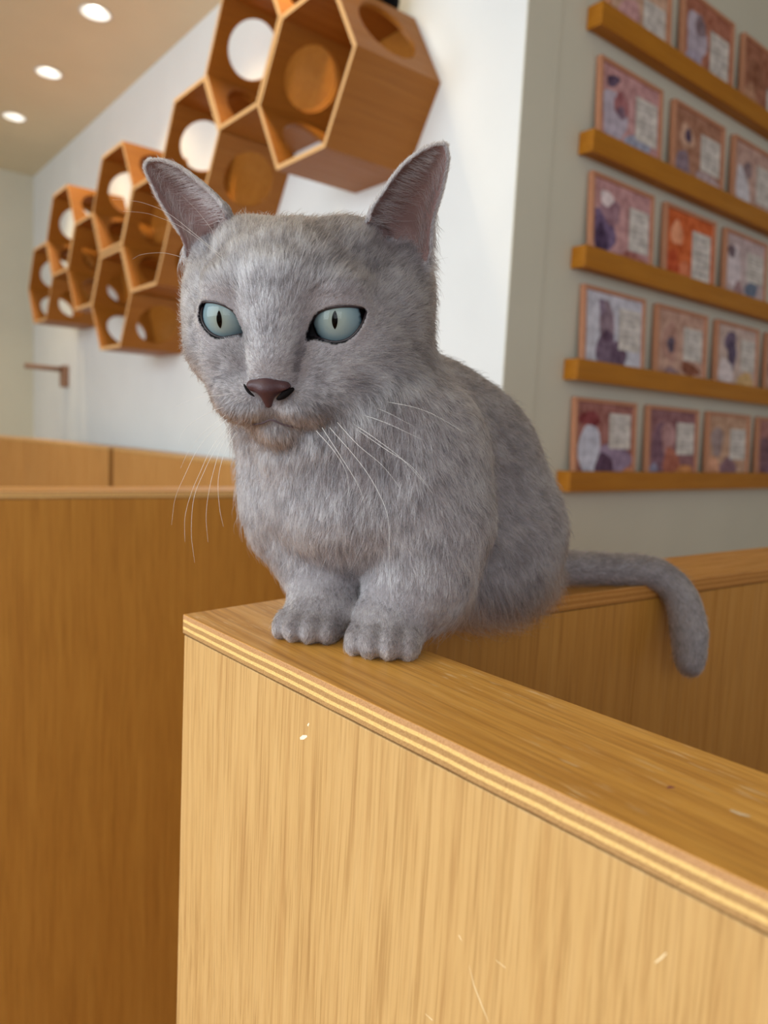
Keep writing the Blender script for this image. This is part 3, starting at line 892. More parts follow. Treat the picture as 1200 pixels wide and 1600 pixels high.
EAR_IN = []      # inner-surface samples (world) with frame, for skin colour and inner hair
for s in (-1, 1):
    e = EAR[s]
    med = resample([on_hplane(x, y, d) for (x, y), d in zip(e['med'], e['ym'])], 60)
    lat = resample([on_hplane(x, y, d) for (x, y), d in zip(e['lat'], e['yl'])], 60)
    med = np.array(spline(list(med[::6]) + [med[-1]], 6)); lat = np.array(spline(list(lat[::6]) + [lat[-1]], 6))
    med = resample(med, 64); lat = resample(lat, 64)
    nv = 81
    pts, rad = [], []
    for i in range(64):
        a, b = med[i], lat[i]; L = np.linalg.norm(b - a); wdt = (b - a) / (L + 1e-9)
        back = np.array([s * -.30, -1.0, -.10]); back -= wdt * (back @ wdt); back /= np.linalg.norm(back)
        t = i / 63
        dep = min(e['depth'], L * .42) * (1.0 if t > .15 else 1.25)
        for j in range(nv):
            v = j / (nv - 1)
            prof = (4 * v * (1 - v)) ** .62
            p = a + (b - a) * v + back * dep * prof
            rim = min(v, 1 - v) * L
            pts.append(p); rad.append(1.35 + 1.0 * min(1, rim / 9) * (1 - .4 * t))
    pts = np.array(pts); rad = np.array(rad)
    EAR_IN.append((pts, med, lat, s))
    Wp = HW(pts)
    lo, hi = Wp.min(0), Wp.max(0)
    sl, p = box(lo, hi, .005)
    D = np.full(p.shape[:3], FAR, np.float32)
    o0 = p[0, 0, 0]; rr = 3
    for q, r in zip(Wp, rad):
        ic = np.round((q - o0) / H0).astype(int); i0 = np.maximum(ic - rr, 0); i1 = np.minimum(ic + rr + 1, D.shape)
        ss = tuple(slice(a, b) for a, b in zip(i0, i1))
        dd = np.sqrt(((p[ss] - q) ** 2).sum(-1)) - r / 1000
        D[ss] = np.minimum(D[ss], dd)
    put(sl, D, .0045)

# nothing may sink into the board: clip the underside where the board is
sl = (slice(None), slice(None), slice(0, int((1.0004 - GO[2]) / H0) + 2))
xs = GO[0] + H0 * np.arange(GN[0]); ys = GO[1] + H0 * np.arange(GN[1]); zs = (GO[2] + H0 * np.arange(GN[2]))[sl[2]]
X2, Y2 = np.meshgrid(xs, ys, indexing='ij')
front = (X2 - (CB[0] + (CB[1] - Y2) * .052))
inb = (front > 0) & (((front < .090)) | (Y2 > inner_y(X2))) & (Y2 < outer_y(X2) + .0)
G[sl] = np.where(inb[:, :, None], np.maximum(G[sl], (1.0006 - zs)[None, None, :].astype(np.float32)), G[sl])


def surface_nets(G, O, h):
    ins = G < 0
    nx, ny, nz = G.shape
    c = np.zeros((nx - 1, ny - 1, nz - 1), np.uint8)
    for dx in (0, 1):
        for dy in (0, 1):
            for dz in (0, 1):
                c += ins[dx:nx - 1 + dx, dy:ny - 1 + dy, dz:nz - 1 + dz]
    act = (c > 0) & (c < 8)
    ii = np.argwhere(act)
    idx = np.full(act.shape, -1, np.int32); idx[act] = np.arange(len(ii))
    acc = np.zeros((len(ii), 3)); cnt = np.zeros(len(ii))
    corners = [(a, b, d) for a in (0, 1) for b in (0, 1) for d in (0, 1)]
    val = {k: G[ii[:, 0] + k[0], ii[:, 1] + k[1], ii[:, 2] + k[2]] for k in corners}
    for k in corners:
        for ax in range(3):
            if k[ax] == 0:
                k2 = list(k); k2[ax] = 1; k2 = tuple(k2)
                a, b = val[k], val[k2]; m = (a < 0) != (b < 0)
                t = np.where(m, a / (a - b + 1e-20), 0)
                q = np.array(k, float)[None].repeat(len(ii), 0); q[:, ax] = t
                acc += q * m[:, None]; cnt += m
    V = O + h * (ii + acc / cnt[:, None])
    F = []
    for ax in range(3):
        s0 = [slice(None)] * 3; s1 = [slice(None)] * 3
        s0[ax] = slice(0, -1); s1[ax] = slice(1, None)
        a, b = ins[tuple(s0)], ins[tuple(s1)]
        for flip in (0, 1):
            e = np.argwhere((a & ~b) if flip == 0 else (~a & b))
            o1, o2 = [(1, 2), (2, 0), (0, 1)][ax]
            e = e[(e[:, o1] > 0) & (e[:, o2] > 0) & (e[:, o1] < G.shape[o1] - 1) & (e[:, o2] < G.shape[o2] - 1)]
            quad = []
            for da, db in ((0, 0), (1, 0), (1, 1), (0, 1)):
                f = e.copy(); f[:, o1] -= da; f[:, o2] -= db
                quad.append(idx[f[:, 0], f[:, 1], f[:, 2]])
            q = np.stack(quad, 1)
            if flip == 1: q = q[:, ::-1]
            F.append(q)
    F = np.concatenate(F); F = F[(F >= 0).all(1)]
    return V, F


V, F = surface_nets(G, GO, H0)
# light laplacian smoothing
def smooth(V, F, it, lam=.5):
    e = np.concatenate([F[:, [0, 1]], F[:, [1, 2]], F[:, [2, 3]], F[:, [3, 0]]])
    for k in range(it):
        acc = np.zeros_like(V); cnt = np.zeros(len(V))
        for c_ in range(3):
            acc[:, c_] = np.bincount(e[:, 0], V[e[:, 1], c_], len(V)) + np.bincount(e[:, 1], V[e[:, 0], c_], len(V))
        cnt = np.bincount(e[:, 0], minlength=len(V)) + np.bincount(e[:, 1], minlength=len(V))
        V = V + lam * (acc / np.maximum(cnt, 1)[:, None] - V)
    return V


V = smooth(V, F, 2, .4)
CAT_POS = np.array([.36, .42, 1.0])
me = bpy.data.meshes.new('grey_cat')
me.vertices.add(len(V)); me.vertices.foreach_set('co', (V - CAT_POS).astype(np.float32).ravel())
me.loops.add(F.size); me.loops.foreach_set('vertex_index', F.astype(np.int32).ravel())
me.polygons.add(len(F)); me.polygons.foreach_set('loop_start', np.arange(0, F.size, 4, dtype=np.int32))
me.polygons.foreach_set('loop_total', np.full(len(F), 4, np.int32))
me.polygons.foreach_set('use_smooth', np.ones(len(F), bool))
me.update(calc_edges=True); me.validate()
cat = bpy.data.objects.new('grey_cat', me); C.objects.link(cat); cat.location = CAT_POS
tag(cat, 'lilac grey short haired cat with pale blue eyes crouching on the plywood partition', 'cat')

# vertex normals
tri = F
n1 = np.cross(V[F[:, 2]] - V[F[:, 0]], V[F[:, 3]] - V[F[:, 1]])
VN = np.zeros_like(V)
for k in range(4):
    for c_ in range(3): VN[:, c_] += np.bincount(F[:, k], n1[:, c_], len(V))
VN /= np.linalg.norm(VN, axis=1)[:, None] + 1e-12
VHQ = WH(V)

# bare skin inside the ears, grey undercoat elsewhere (the cat's own colours)
skin = np.tile(np.array([.27, .245, .25]), (len(V), 1))
EAR_MASK = np.zeros(len(V)); EAR_TOP = np.zeros(len(V))
for pts, med, lat, s in EAR_IN:
    sel = np.where((np.abs(VHQ - pts.mean(0)).max(1) < 70))[0]
    g3 = pts.reshape(64, -1, 3); nn = np.cross(np.gradient(g3, axis=0), np.gradient(g3, axis=1)); nn /= np.linalg.norm(nn, axis=2, keepdims=True) + 1e-9
    if nn[..., 1].mean() < 0: nn = -nn
    nn = nn.reshape(-1, 3); VNH = VN @ H_R
    for ch in np.array_split(sel, max(1, len(sel) // 1500)):
        d = ((VHQ[ch][:, None] - pts[None, ::3]) ** 2).sum(-1); j = d.argmin(1) * 3; dm = np.sqrt(d.min(1))
        ok = dm < 4.2
        inner = (nn[j] * VNH[ch]).sum(1) > 0.05
        EAR_MASK[ch[ok & inner]] = 1.0
        EAR_MASK[ch[ok & ~inner]] = np.maximum(EAR_MASK[ch[ok & ~inner]], .5)
        EAR_TOP[ch[ok]] = (j[ok] // g3.shape[1]) / 63.0
em = EAR_MASK > .9
skin[em] = np.array([.19, .115, .105])
for s in (-1, 1):       # dark skin lining each eye opening
    u, v, w = EYE_AX[s]; r = VHQ - EYE_C[s]
    near = np.where((np.linalg.norm(r, axis=1) < 27) & (r @ w > 0))[0]
    dd = sd_poly(r[near] @ u, r[near] @ v, ALS_[s])
    skin[near[dd < .45]] = np.array([.008, .006, .007])
ca = me.color_attributes.new('skin', 'FLOAT_COLOR', 'POINT')
ca.data.foreach_set('color', np.c_[skin, np.ones(len(V))].astype(np.float32).ravel())
M_SKIN, nt, b = mat('cat_skin')
at = N(nt, 'ShaderNodeAttribute', attribute_name='skin'); nt.links.new(at.outputs['Color'], b.inputs['Base Color'])
b.inputs['Roughness'].default_value = .7; b.inputs['Subsurface Weight'].default_value = .15; b.inputs['Subsurface Radius'].default_value = (.006, .003, .002); b.inputs['Subsurface Scale'].default_value = 1.0
b.inputs['Specular IOR Level'].default_value = .2
me.materials.append(M_SKIN)
cpar = lambda o: (setattr(o, 'parent', cat), setattr(o, 'location', tuple(-CAT_POS)), o)[2]


def pm(name, bm, m, smooth_=True):
    o = link_mesh(name, bm, m, None, smooth_); return cpar(o)


# ---- eyes
def sphere_cap(bm, c, ax, r, ang, nr=14, ns=48, mi=0):
    ax = np.asarray(ax) / np.linalg.norm(ax); t = np.cross(ax, [0, 0, 1.]); t /= np.linalg.norm(t); b_ = np.cross(t, ax)
    top = bm.verts.new(tuple(HW(c + ax * r))); prev = None
    for i in range(1, nr + 1):
        a = ang * i / nr
        ring = [bm.verts.new(tuple(HW(c + r * (math.cos(a) * ax + math.sin(a) * (math.cos(2 * PI * k / ns) * t + math.sin(2 * PI * k / ns) * b_))))) for k in range(ns)]
        for k in range(ns):
            if prev is None: bm.faces.new((top, ring[k], ring[(k + 1) % ns]))
            else: bm.faces.new((prev[k], ring[k], ring[(k + 1) % ns], prev[(k + 1) % ns]))
        prev = ring


M_SCL = plain('dark_sclera', (.003, .002, .002, 1), .9, .0)
M_PUP = plain('pupil_black', (.0, .0, .0, 1), 1.0, .0)
M_RIM = plain('dark_eyelid_rim', (.030, .020, .024, 1), .35, .5)
M_IRIS, nt, b = mat('pale_blue_green_iris')
tc = N(nt, 'ShaderNodeTexCoord')
IR = 13.2
# UV-less: iris radial coordinate from a stored attribute
atr = N(nt, 'ShaderNodeAttribute', attribute_name='iris_r')
ns_ = N(nt, 'ShaderNodeTexNoise', i_Scale=420.0, i_Detail=4.0); nt.links.new(tc.outputs['Object'], ns_.inputs['Vector'])
ad = N(nt, 'ShaderNodeMath', operation='MULTIPLY_ADD'); nt.links.new(ns_.outputs['Fac'], ad.inputs[0]); ad.inputs[1].default_value = .22
sb = N(nt, 'ShaderNodeMath', operation='ADD'); nt.links.new(atr.outputs['Fac'], ad.inputs[2]); nt.links.new(ad.outputs[0], sb.inputs[0]); sb.inputs[1].default_value = -.11
cc = ramp(nt, sb.outputs[0], [(0.0, lin(134, 140, 126)), (.28, lin(138, 150, 144)), (.62, lin(122, 142, 146)), (.86, lin(108, 130, 138)), (.95, lin(60, 84, 96)), (1.0, lin(20, 24, 28))])
nt.links.new(cc, b.inputs['Base Color']); b.inputs['Roughness'].default_value = .8; b.inputs['Specular IOR Level'].default_value = .05
# clear cornea
M_COR = bpy.data.materials.new('clear_cornea'); M_COR.use_nodes = True; nt = M_COR.node_tree; nt.nodes.remove(nt.nodes['Principled BSDF'])
tr = N(nt, 'ShaderNodeBsdfTransparent'); gl = N(nt, 'ShaderNodeBsdfGlossy'); gl.inputs['Roughness'].default_value = .02
fz = N(nt, 'ShaderNodeFresnel'); fz.inputs[0].default_value = 1.30; mx = N(nt, 'ShaderNodeMixShader')
mn = N(nt, 'ShaderNodeMath', operation='MINIMUM'); nt.links.new(fz.outputs[0], mn.inputs[0]); mn.inputs[1].default_value = .03; nt.links.new(mn.outputs[0], mx.inputs[0]); nt.links.new(tr.outputs[0], mx.inputs[1]); nt.links.new(gl.outputs[0], mx.inputs[2]); nt.links.new(mx.outputs[0], nt.nodes['Material Output'].inputs[0])

PUP_PX = {1: (342.5, 499.5), -1: (523, 500)}
for s in (-1, 1):
    o_ = WH(np.array([0, 0, EYE_Z])[None])[0]; r_ = WH(P(*PUP_PX[s], 1.0)[None])[0] - o_; r_ /= np.linalg.norm(r_)
    oc = o_ - EYE_C[s]; bq = oc @ r_; t_ = -bq - math.sqrt(max(bq * bq - (oc @ oc - EYE_R ** 2), 0)); hit = o_ + r_ * t_
    gaze = (hit - EYE_C[s]) / EYE_R
    bm = bmesh.new(); sphere_cap(bm, EYE_C[s], gaze, EYE_R - .25, PI * .62, 26, 48); eye = pm('eye', bm, M_SCL)
    bm = bmesh.new(); amax = math.asin(min(.98, 14.6 / EYE_R)); sphere_cap(bm, EYE_C[s], gaze, EYE_R, amax, 24, 64)
    o = link_mesh('iris', bm, M_IRIS, None, True); o.parent = eye
    att = o.data.attributes.new('iris_r', 'FLOAT', 'POINT')
    att.data.foreach_set('value', np.array([0.0] + [i / 24 for i in range(1, 25) for _ in range(64)], np.float32))
    # slit pupil on the eyeball
    u, v, w = EYE_AX[s]
    ph = math.asin(6.3 / EYE_R); gu = np.cross(gaze, [0, 0, 1.]); gu /= np.linalg.norm(gu); gv = np.cross(gu, gaze)
    if gv[2] < 0: gv = -gv
    bm = bmesh.new(); rows = []
    for i in range(17):
        tt = -1 + 2 * i / 16; hw = 1.75 * (1 - tt * tt) ** .8
        row = []
        for k in (-1, -.4, .4, 1):
            q = gaze * EYE_R + gv * (tt * 5.6) + gu * (hw * k); q = q / np.linalg.norm(q) * (EYE_R + .12)
            row.append(bm.verts.new(tuple(HW(EYE_C[s] + q))))
        rows.append(row)
    for a, b_ in zip(rows[:-1], rows[1:]):
        for k in range(3): bm.faces.new((a[k], a[k + 1], b_[k + 1], b_[k]))
    o = link_mesh('pupil', bm, M_PUP, None, True); o.parent = eye
    bm = bmesh.new(); sphere_cap(bm, EYE_C[s] + gaze * 1.6, gaze, EYE_R - .4, math.asin(.93), 24, 56)
    o = link_mesh('cornea', bm, M_COR, None, True); o.parent = eye
    # eyelid rim follows the almond just outside the eyeball
    bm = bmesh.new(); ring = []
    for (a_, b_) in ALS_[s]:
        ln = a_ * a_ + b_ * b_; rr_ = EYE_R + .9
        dz = math.sqrt(max(rr_ * rr_ - ln, 3.0)) if ln < rr_ * rr_ else math.sqrt(3.0)
        ring.append(HW(EYE_C[s] + u * a_ + v * b_ + w * dz))
    ring.append(ring[0]); add_tube(bm, ring, .00095, 7)
    pm('eyelid_rim', bm, M_RIM)

# ---- nose leather on its own fine grid
def small_sdf(lo, hi, h, fn, name, m):
    lo = np.array(lo, float); n = np.ceil((np.array(hi) - lo) / h).astype(int) + 1
    ax = [lo[k] + h * np.arange(n[k]) for k in range(3)]
    p = np.stack(np.meshgrid(*ax, indexing='ij'), -1)
    v, f = surface_nets(fn(p).astype(np.float32), lo, h)
    v = smooth(v, f, 2, .4)
    bm = bmesh.new(); vv = [bm.verts.new(tuple(q)) for q in HW(v)]
    for q in f:
        try: bm.faces.new([vv[i] for i in q])
        except ValueError: pass
    return pm(name, bm, m)


def nose_fn(p):
    d = sd_ell(p - (0, 58.2, -34.5), (11.5, 5.2, 5.2))
    for s in (-1, 1):
        d = smin(d, sd_ell(p - (s * 9.4, 57.0, -34.8), (4.2, 4.2, 3.5)), 1.4)
    d = smin(d, sd_cone(p, (0, 59.6, -36), (0, 58.8, -45.0), 6.0, 2.4), 3.0)
    for s in (-1, 1):
        c_ = sd_cone(p, (s * 7.4 + (2.6 if s > 0 else 0), 62.6, -40.2), (s * 13.6 + (1.5 if s > 0 else 0), 58.0, -36.6), 2.2, 1.6)
        d = -smin(-d, c_, 1.0)
    d = -smin(-d, sd_cone(p, (0, 67.2, -36), (0, 64.2, -48), .9, .9), 1.2)
    return d


M_NOSE, nt, b = mat('mauve_brown_nose')
tc = N(nt, 'ShaderNodeTexCoord'); vz = N(nt, 'ShaderNodeTexVoronoi', i_Scale=1700.0); nt.links.new(tc.outputs['Object'], vz.inputs['Vector'])
bp = N(nt, 'ShaderNodeBump', i_Strength=.35, i_Distance=.0003); nt.links.new(vz.outputs['Distance'], bp.inputs['Height']); nt.links.new(bp.outputs[0], b.inputs['Normal'])
b.inputs['Base Color'].default_value = lin(70, 44, 46); b.inputs['Roughness'].default_value = .42; b.inputs['Specular IOR Level'].default_value = .35
small_sdf((-18, 48, -52), (18, 70, -26), .55, nose_fn, 'nose', M_NOSE)
M_NOSTRIL = plain('nostril_dark', (.006, .004, .004, 1), .8, .1)
for s in (-1, 1):
    bm = bmesh.new(); sp_ = spline(list(HW(np.array([(s * 6.2, 61.4, -41.2), (s * 8.2, 60.9, -40.2), (s * 10.6, 59.6, -38.7), (s * 13.0, 57.2, -37.0), (s * 14.8, 55.0, -35.8)]) + np.array([1.8 if s > 0 else 0, -1.4 if s > 0 else .1, .6 if s > 0 else 0]))), 4); add_tube(bm, sp_, [(.0004 + .0016 * math.sin(PI * (k_ + .3) / len(sp_)) ** .7) * (.45 if s > 0 else 1) for k_ in range(len(sp_))], 10); pm('nostril', bm, M_NOSTRIL)
M_LIP = plain('dark_lip_line', (.09, .06, .065, 1), .6, .3)
bm = bmesh.new(); add_tube(bm, [HW(np.array(q)) for q in spline([(17, 47.0, -62), (12, 51.0, -60.5), (6, 53.8, -58.3), (0, 55.0, -55.8), (-6, 53.8, -58.3), (-12, 51.0, -60.5), (-17, 47.0, -62)], 6)], .0006, 8); pm('mouth', bm, M_LIP)

# ------------------------------------------------------------------ coat
def flow_anchor(list_):
    return np.array([a for a, _ in list_]), np.array([np.array(d, float) / np.linalg.norm(d) for _, d in list_])


ANCH = [((.255, .385, 1.10), (.05, .05, -1)), ((.27, .40, 1.04), (.1, .05, -1)), ((.28, .37, 1.15), (.1, 0, -1)), ((.25, .43, 1.13), (.1, .1, -1)),
        ((.33, .35, 1.15), (.5, .05, -.9)), ((.34, .335, 1.10), (.35, .05, -1)), ((.33, .48, 1.10), (.4, .1, -.9)),
        ((.38, .36, 1.12), (.8, .1, -.6)), ((.38, .50, 1.12), (.8, .2, -.6)), ((.44, .37, 1.10), (.75, .1, -.65)), ((.44, .52, 1.10), (.75, .2, -.65)),
        ((.34, .43, 1.20), (1, .2, -.35)), ((.40, .43, 1.19), (1, .2, -.3)), ((.46, .44, 1.17), (.9, .2, -.5)), ((.52, .45, 1.11), (.5, .1, -.85)), ((.53, .44, 1.05), (.4, 0, -.9)),
        ((.46, .36, 1.05), (.55, -.05, -.85)), ((.46, .53, 1.05), (.55, .1, -.85)), ((.40, .37, 1.02), (.45, -.15, -1)), ((.36, .37, 1.02), (.4, -.15, -1)), ((.44, .38, 1.01), (.5, -.2, -.9)),
        ((.32, .345, 1.06), (.1, -.05, -1)), ((.30, .34, 1.035), (-.15, -.1, -1)), ((.31, .375, 1.05), (.2, .1, -1)), ((.285, .43, 1.06), (-.1, 0, -1)), ((.27, .41, 1.03), (-.2, -.1, -1)),
        ((.36, .42, 1.00), (.6, -.1, -.8))]
for c_, ang, s_ in (PAW_R, PAW_L):
    fx = np.array([math.cos(ang), math.sin(ang), 0])
    ANCH.append((tuple(np.array(c_) + fx * .014 + (0, 0, .014)), tuple(fx * .7 + (0, 0, -.7))))
    ANCH.append((tuple(np.array(c_) - fx * .005 + (0, 0, .022)), tuple(fx * .8 + (0, 0, -.5))))
for i in range(4, len(TS) - 1, 3): ANCH.append((tuple(TS[i]), tuple(TS[i + 1] - TS[i])))
AP, AD = flow_anchor(ANCH)


def vnoise(p, seed, scale):
    """cheap smooth value noise at points p"""
    q = p * scale + seed * 17.31; i = np.floor(q).astype(np.int64); f = q - i; f = f * f * (3 - 2 * f)
    out = np.zeros(len(p))
    for dx in (0, 1):
        for dy in (0, 1):
            for dz in (0, 1):
                h = ((i[:, 0] + dx) * 73856093) ^ ((i[:, 1] + dy) * 19349663) ^ ((i[:, 2] + dz) * 83492791) ^ (seed * 2654435)
                h = (h ^ (h >> 13)) * 1274126177; h = (h ^ (h >> 16)) & 0xffff
                w = (f[:, 0] if dx else 1 - f[:, 0]) * (f[:, 1] if dy else 1 - f[:, 1]) * (f[:, 2] if dz else 1 - f[:, 2])
                out += w * (h / 65535.0)
    return out


ss = lambda a, b, x: (lambda t: t * t * (3 - 2 * t))(np.clip((x - a) / (b - a), 0, 1))


def eye_dist(q):      # mm outside each eye opening (positive) for head-frame points
    d = np.full(len(q), 99.)
    for s in (-1, 1):
        u, v, w = EYE_AX[s]; r = q - EYE_C[s]
        near = (np.abs(r).max(1) < 34) & (r @ w > 0)
        if near.any():
            d[near] = np.minimum(d[near], sd_poly(r[near] @ u, r[near] @ v, ALS_[s]))
    return d


def make_fur(name, label, count, seed, weight_fn, length_mul=1.0, rad=.000105):
    rg = np.random.default_rng(seed)
    T = np.concatenate([F[:, [0, 1, 2]], F[:, [0, 2, 3]]])
    A = np.linalg.norm(np.cross(V[T[:, 1]] - V[T[:, 0]], V[T[:, 2]] - V[T[:, 0]]), axis=1)
    wv = weight_fn()
    wt = A * wv[T].mean(1); cum = np.cumsum(wt); cum /= cum[-1]
    k = np.searchsorted(cum, rg.random(count)); a, b2 = rg.random(count), rg.random(count)
    fl = a + b2 > 1; a[fl], b2[fl] = 1 - a[fl], 1 - b2[fl]
    bary = np.stack([1 - a - b2, a, b2], 1)[:, :, None]
    root = (V[T[k]] * bary).sum(1); n = (VN[T[k]] * bary).sum(1); n /= np.linalg.norm(n, axis=1)[:, None]
    em_ = (EAR_MASK[T[k]] * bary[:, :, 0]).sum(1)
    q = WH(root)
    ed = eye_dist(q)
    # regions
    hd = np.sqrt(((q - (0, -10, 0)) / (88, 86, 92)) ** 2 @ np.ones(3))
    head = 1 - ss(.86, 1.08, hd)
    head = np.where(em_ > .3, 1.0, head)
    # flow
    hf = q - np.array([0, 62, -27.0])
    hf[:, 1] -= 6
    up_ = ss(-15, 30, q[:, 2]) * ss(-20, 20, q[:, 1])
    hf = hf / np.linalg.norm(hf, axis=1)[:, None]
    hf = hf + up_[:, None] * np.stack([np.sign(q[:, 0]) * .35 * ss(8, 35, np.abs(q[:, 0])), np.full(len(q), -.2), np.full(len(q), .55)], 1)
    side = ss(35, 60, np.abs(q[:, 0])) * ss(25, -25, q[:, 2]) if False else ss(35, 60, np.abs(q[:, 0])) * (1 - ss(-25, 25, q[:, 2]))
    hf = hf + side[:, None] * np.array([0, -.5, -.35])
    eo = em_ > .3
    hf[eo] = np.stack([np.sign(q[eo, 0]) * .55, np.full(eo.sum(), -.1), np.full(eo.sum(), .8)], 1)
    hf = hf @ H_R.T
    bf = np.zeros_like(root)
    for ch in np.array_split(np.arange(count), max(1, count // 40000)):
        d2 = ((root[ch][:, None] - AP[None]) ** 2).sum(-1) + 1e-6
        w = d2 ** -2; w /= w.sum(1)[:, None]; bf[ch] = w @ AD
    fdir = hf * head[:, None] + bf * (1 - head)[:, None]
    nz = np.stack([vnoise(root, seed + j, 95.) - .5 for j in range(3)], 1) * .55 + np.stack([vnoise(root, seed + 9 + j, 330.) - .5 for j in range(3)], 1) * .45
    fdir = fdir / (np.linalg.norm(fdir, axis=1)[:, None] + 1e-9) + nz * (1 - .5 * head)[:, None] + rg.normal(0, .15, root.shape)
    fdir -= n * (fdir * n).sum(1)[:, None]; fdir /= np.linalg.norm(fdir, axis=1)[:, None] + 1e-9
    # length
    L = .0082 * np.ones(count)
    nd = np.linalg.norm((q - (0, 58, -36)) / (1, 1, 1), axis=1)
    Lh = .0027 + .0050 * ss(8, 70, nd)
    Lh = np.where(ed < 12, np.minimum(Lh, .0016 + .00028 * np.maximum(ed, 0)), Lh)
    Lh = np.where(em_ > .3, .0030, Lh)
    L = L * (1 - head) + Lh * head
    xx, yy, zz = root.T
    chest = ss(.30, .26, xx) if False else (1 - ss(.29, .35, xx)) * ss(1.03, 1.07, zz)
    L += .0015 * chest * (1 - head)
    belly = (1 - ss(1.015, 1.05, zz)) * ss(.325, .36, xx) * (1 - ss(.50, .54, xx)) * (zz > .975)
    L += .0085 * belly * (1 - head)
    leg = (1 - ss(1.03, 1.065, zz)) * (1 - ss(.325, .345, xx)); L = np.where(head < .5, L * (1 - .5 * leg), L)
    for c_, ang, s_ in (PAW_R, PAW_L):
        dp = np.linalg.norm(root - (np.array(c_) + (0, 0, .01)), axis=1); L = np.where(dp < .036, np.minimum(L, .0026 + .10 * np.maximum(dp - .028, 0)), L)
    tl = ss(.545, .585, xx); L = L * (1 - tl) + .0062 * tl
    L *= length_mul * rg.uniform(.7, 1.15, count)
    guard = rg.random(count) < np.where(belly * (1 - head) > .3, .16, .05)
    L = np.where(guard & (em_ < .3), L * rg.uniform(1.3, 1.75, count), L)
    # tufts
    cell = np.where(head > .5, .0020, .0034)
    jit = np.stack([vnoise(root, 40 + j, 260.) for j in range(3)], 1) * .003
    key = np.floor((root + jit) / cell[:, None]).astype(np.int64)
    hsh = (key[:, 0] * 73856093) ^ (key[:, 1] * 19349663) ^ (key[:, 2] * 83492791)
    uq, inv = np.unique(hsh, return_inverse=True); cnt = np.bincount(inv)
    cen = np.stack([np.bincount(inv, root[:, j]) / cnt for j in range(3)], 1)[inv]
    crand = rg.normal(0, 1, (len(uq), 3))[inv]; ctone = rg.random(len(uq))[inv]
    lift = rg.uniform(.28, .55, count) + .10 * (1 - head)
    lift = lift * (1 - .22 * head); lift = np.where(nd < 26, lift * .88, lift); lift = np.where(guard, lift * 1.35, lift)
    S = np.linspace(0, 1, 5)
    co = np.zeros((count, 5, 3))
    pull = (cen - root); pull -= n * (pull * n).sum(1)[:, None]
    cs = np.minimum(.6, .30 + L * 30)[:, None]
    for j, s_ in enumerate(S):
        d = fdir * (s_ * .92)[None] + n * (lift * (1.25 * s_ - .55 * s_ * s_))[:, None] if False else fdir * (s_ * (.62 + .38 * s_)) + n * (lift[:, None] * (1.35 * s_ - .75 * s_ * s_))
        co[:, j] = root - n * .0004 + d * L[:, None] + pull * cs * s_ ** 1.4 + (crand - n * (crand * n).sum(1)[:, None]) * L[:, None] * .09 * s_ ** 1.5
    # keep hairs out of the board
    brd = (co[..., 0] > CB[0] + (CB[1] - co[..., 1]) * .052) & ((co[..., 1] > inner_y(co[..., 0]) - .001) | (co[..., 0] < CB[0] + (CB[1] - co[..., 1]) * .052 + .091)) & (co[..., 1] < outer_y(co[..., 0]))
    co[..., 2] = np.where(brd, np.maximum(co[..., 2], 1.0004), co[..., 2])
    keep = (ed > .35) | (em_ > .3)
    for s in (-1, 1): keep &= np.linalg.norm(q - EYE_C[s], axis=1) > EYE_R + .5
    keep &= ~((nd < 20) & (sd_ell(q - (0, 60, -37), (14.0, 10, 8.6)) < 0) & (q[:, 1] > 55) & (q[:, 2] < -31.0))
    co = co[keep]; m = len(co)
    tone = (.5 + .42 * (ctone - .5) + .75 * (rg.random(count) - .5) + .55 * (vnoise(root, 3, 120.) - .5) + .3 * (vnoise(root, 5, 30.) - .5))[keep]
    # darker ticking in the whisker rows of each muzzle pad
    qk = q[keep]; rowm = ss(19, 26, np.abs(qk[:, 0])) * (1 - ss(39, 45, np.abs(qk[:, 0]))) * ss(-60, -56, qk[:, 2]) * (1 - ss(-40, -36, qk[:, 2])) * (qk[:, 1] > 5)
    tone = tone - .95 * rowm * ss(.2, .8, np.cos((qk[:, 2] + 44) * 2 * PI / 4.6)) * ss(-.3, .5, np.cos(qk[:, 0] * 2 * PI / 6.5))
    tone = tone - (.13 * (1 - head) * ss(.335, .37, root[:, 0]) * ss(1.0, 1.02, root[:, 2]) + .16 * (1 - head) * ss(.53, .58, root[:, 0]))[keep]
    ax_ = np.abs(qk[:, 0]); tz = np.clip((-7 - qk[:, 2]) / 20, 0, 1); tear = np.abs(ax_ - (18.5 - 5 * tz)) / 1.8
    tone = tone - .55 * np.exp(-tear ** 2) * (qk[:, 2] < -7) * (qk[:, 2] > -27) * (qk[:, 1] > 25)
    tone = tone - .22 * (head[keep] * ss(10, 40, qk[:, 2]) * ss(.5, .75, vnoise(root[keep], 21, 210.)))
    hc = bpy.data.hair_curves.new(name); hc.add_curves([5] * m)
    hc.attributes['position'].data.foreach_set('vector', (co - CAT_POS).astype(np.float32).ravel())
    at = hc.attributes.get('radius') or hc.attributes.new('radius', 'FLOAT', 'POINT')
    rr = (rad * np.array([1, .95, .8, .55, .15]))[None].repeat(m, 0) * rg.uniform(.8, 1.2, (m, 1))
    at.data.foreach_set('value', rr.astype(np.float32).ravel())
    ta = hc.attributes.new('tone', 'FLOAT', 'CURVE'); ta.data.foreach_set('value', tone.astype(np.float32))
    hc.materials.append(M_FUR)
    o = bpy.data.objects.new(name, hc); C.objects.link(o); o.parent = cat
    if label: o['label'] = label
    return o


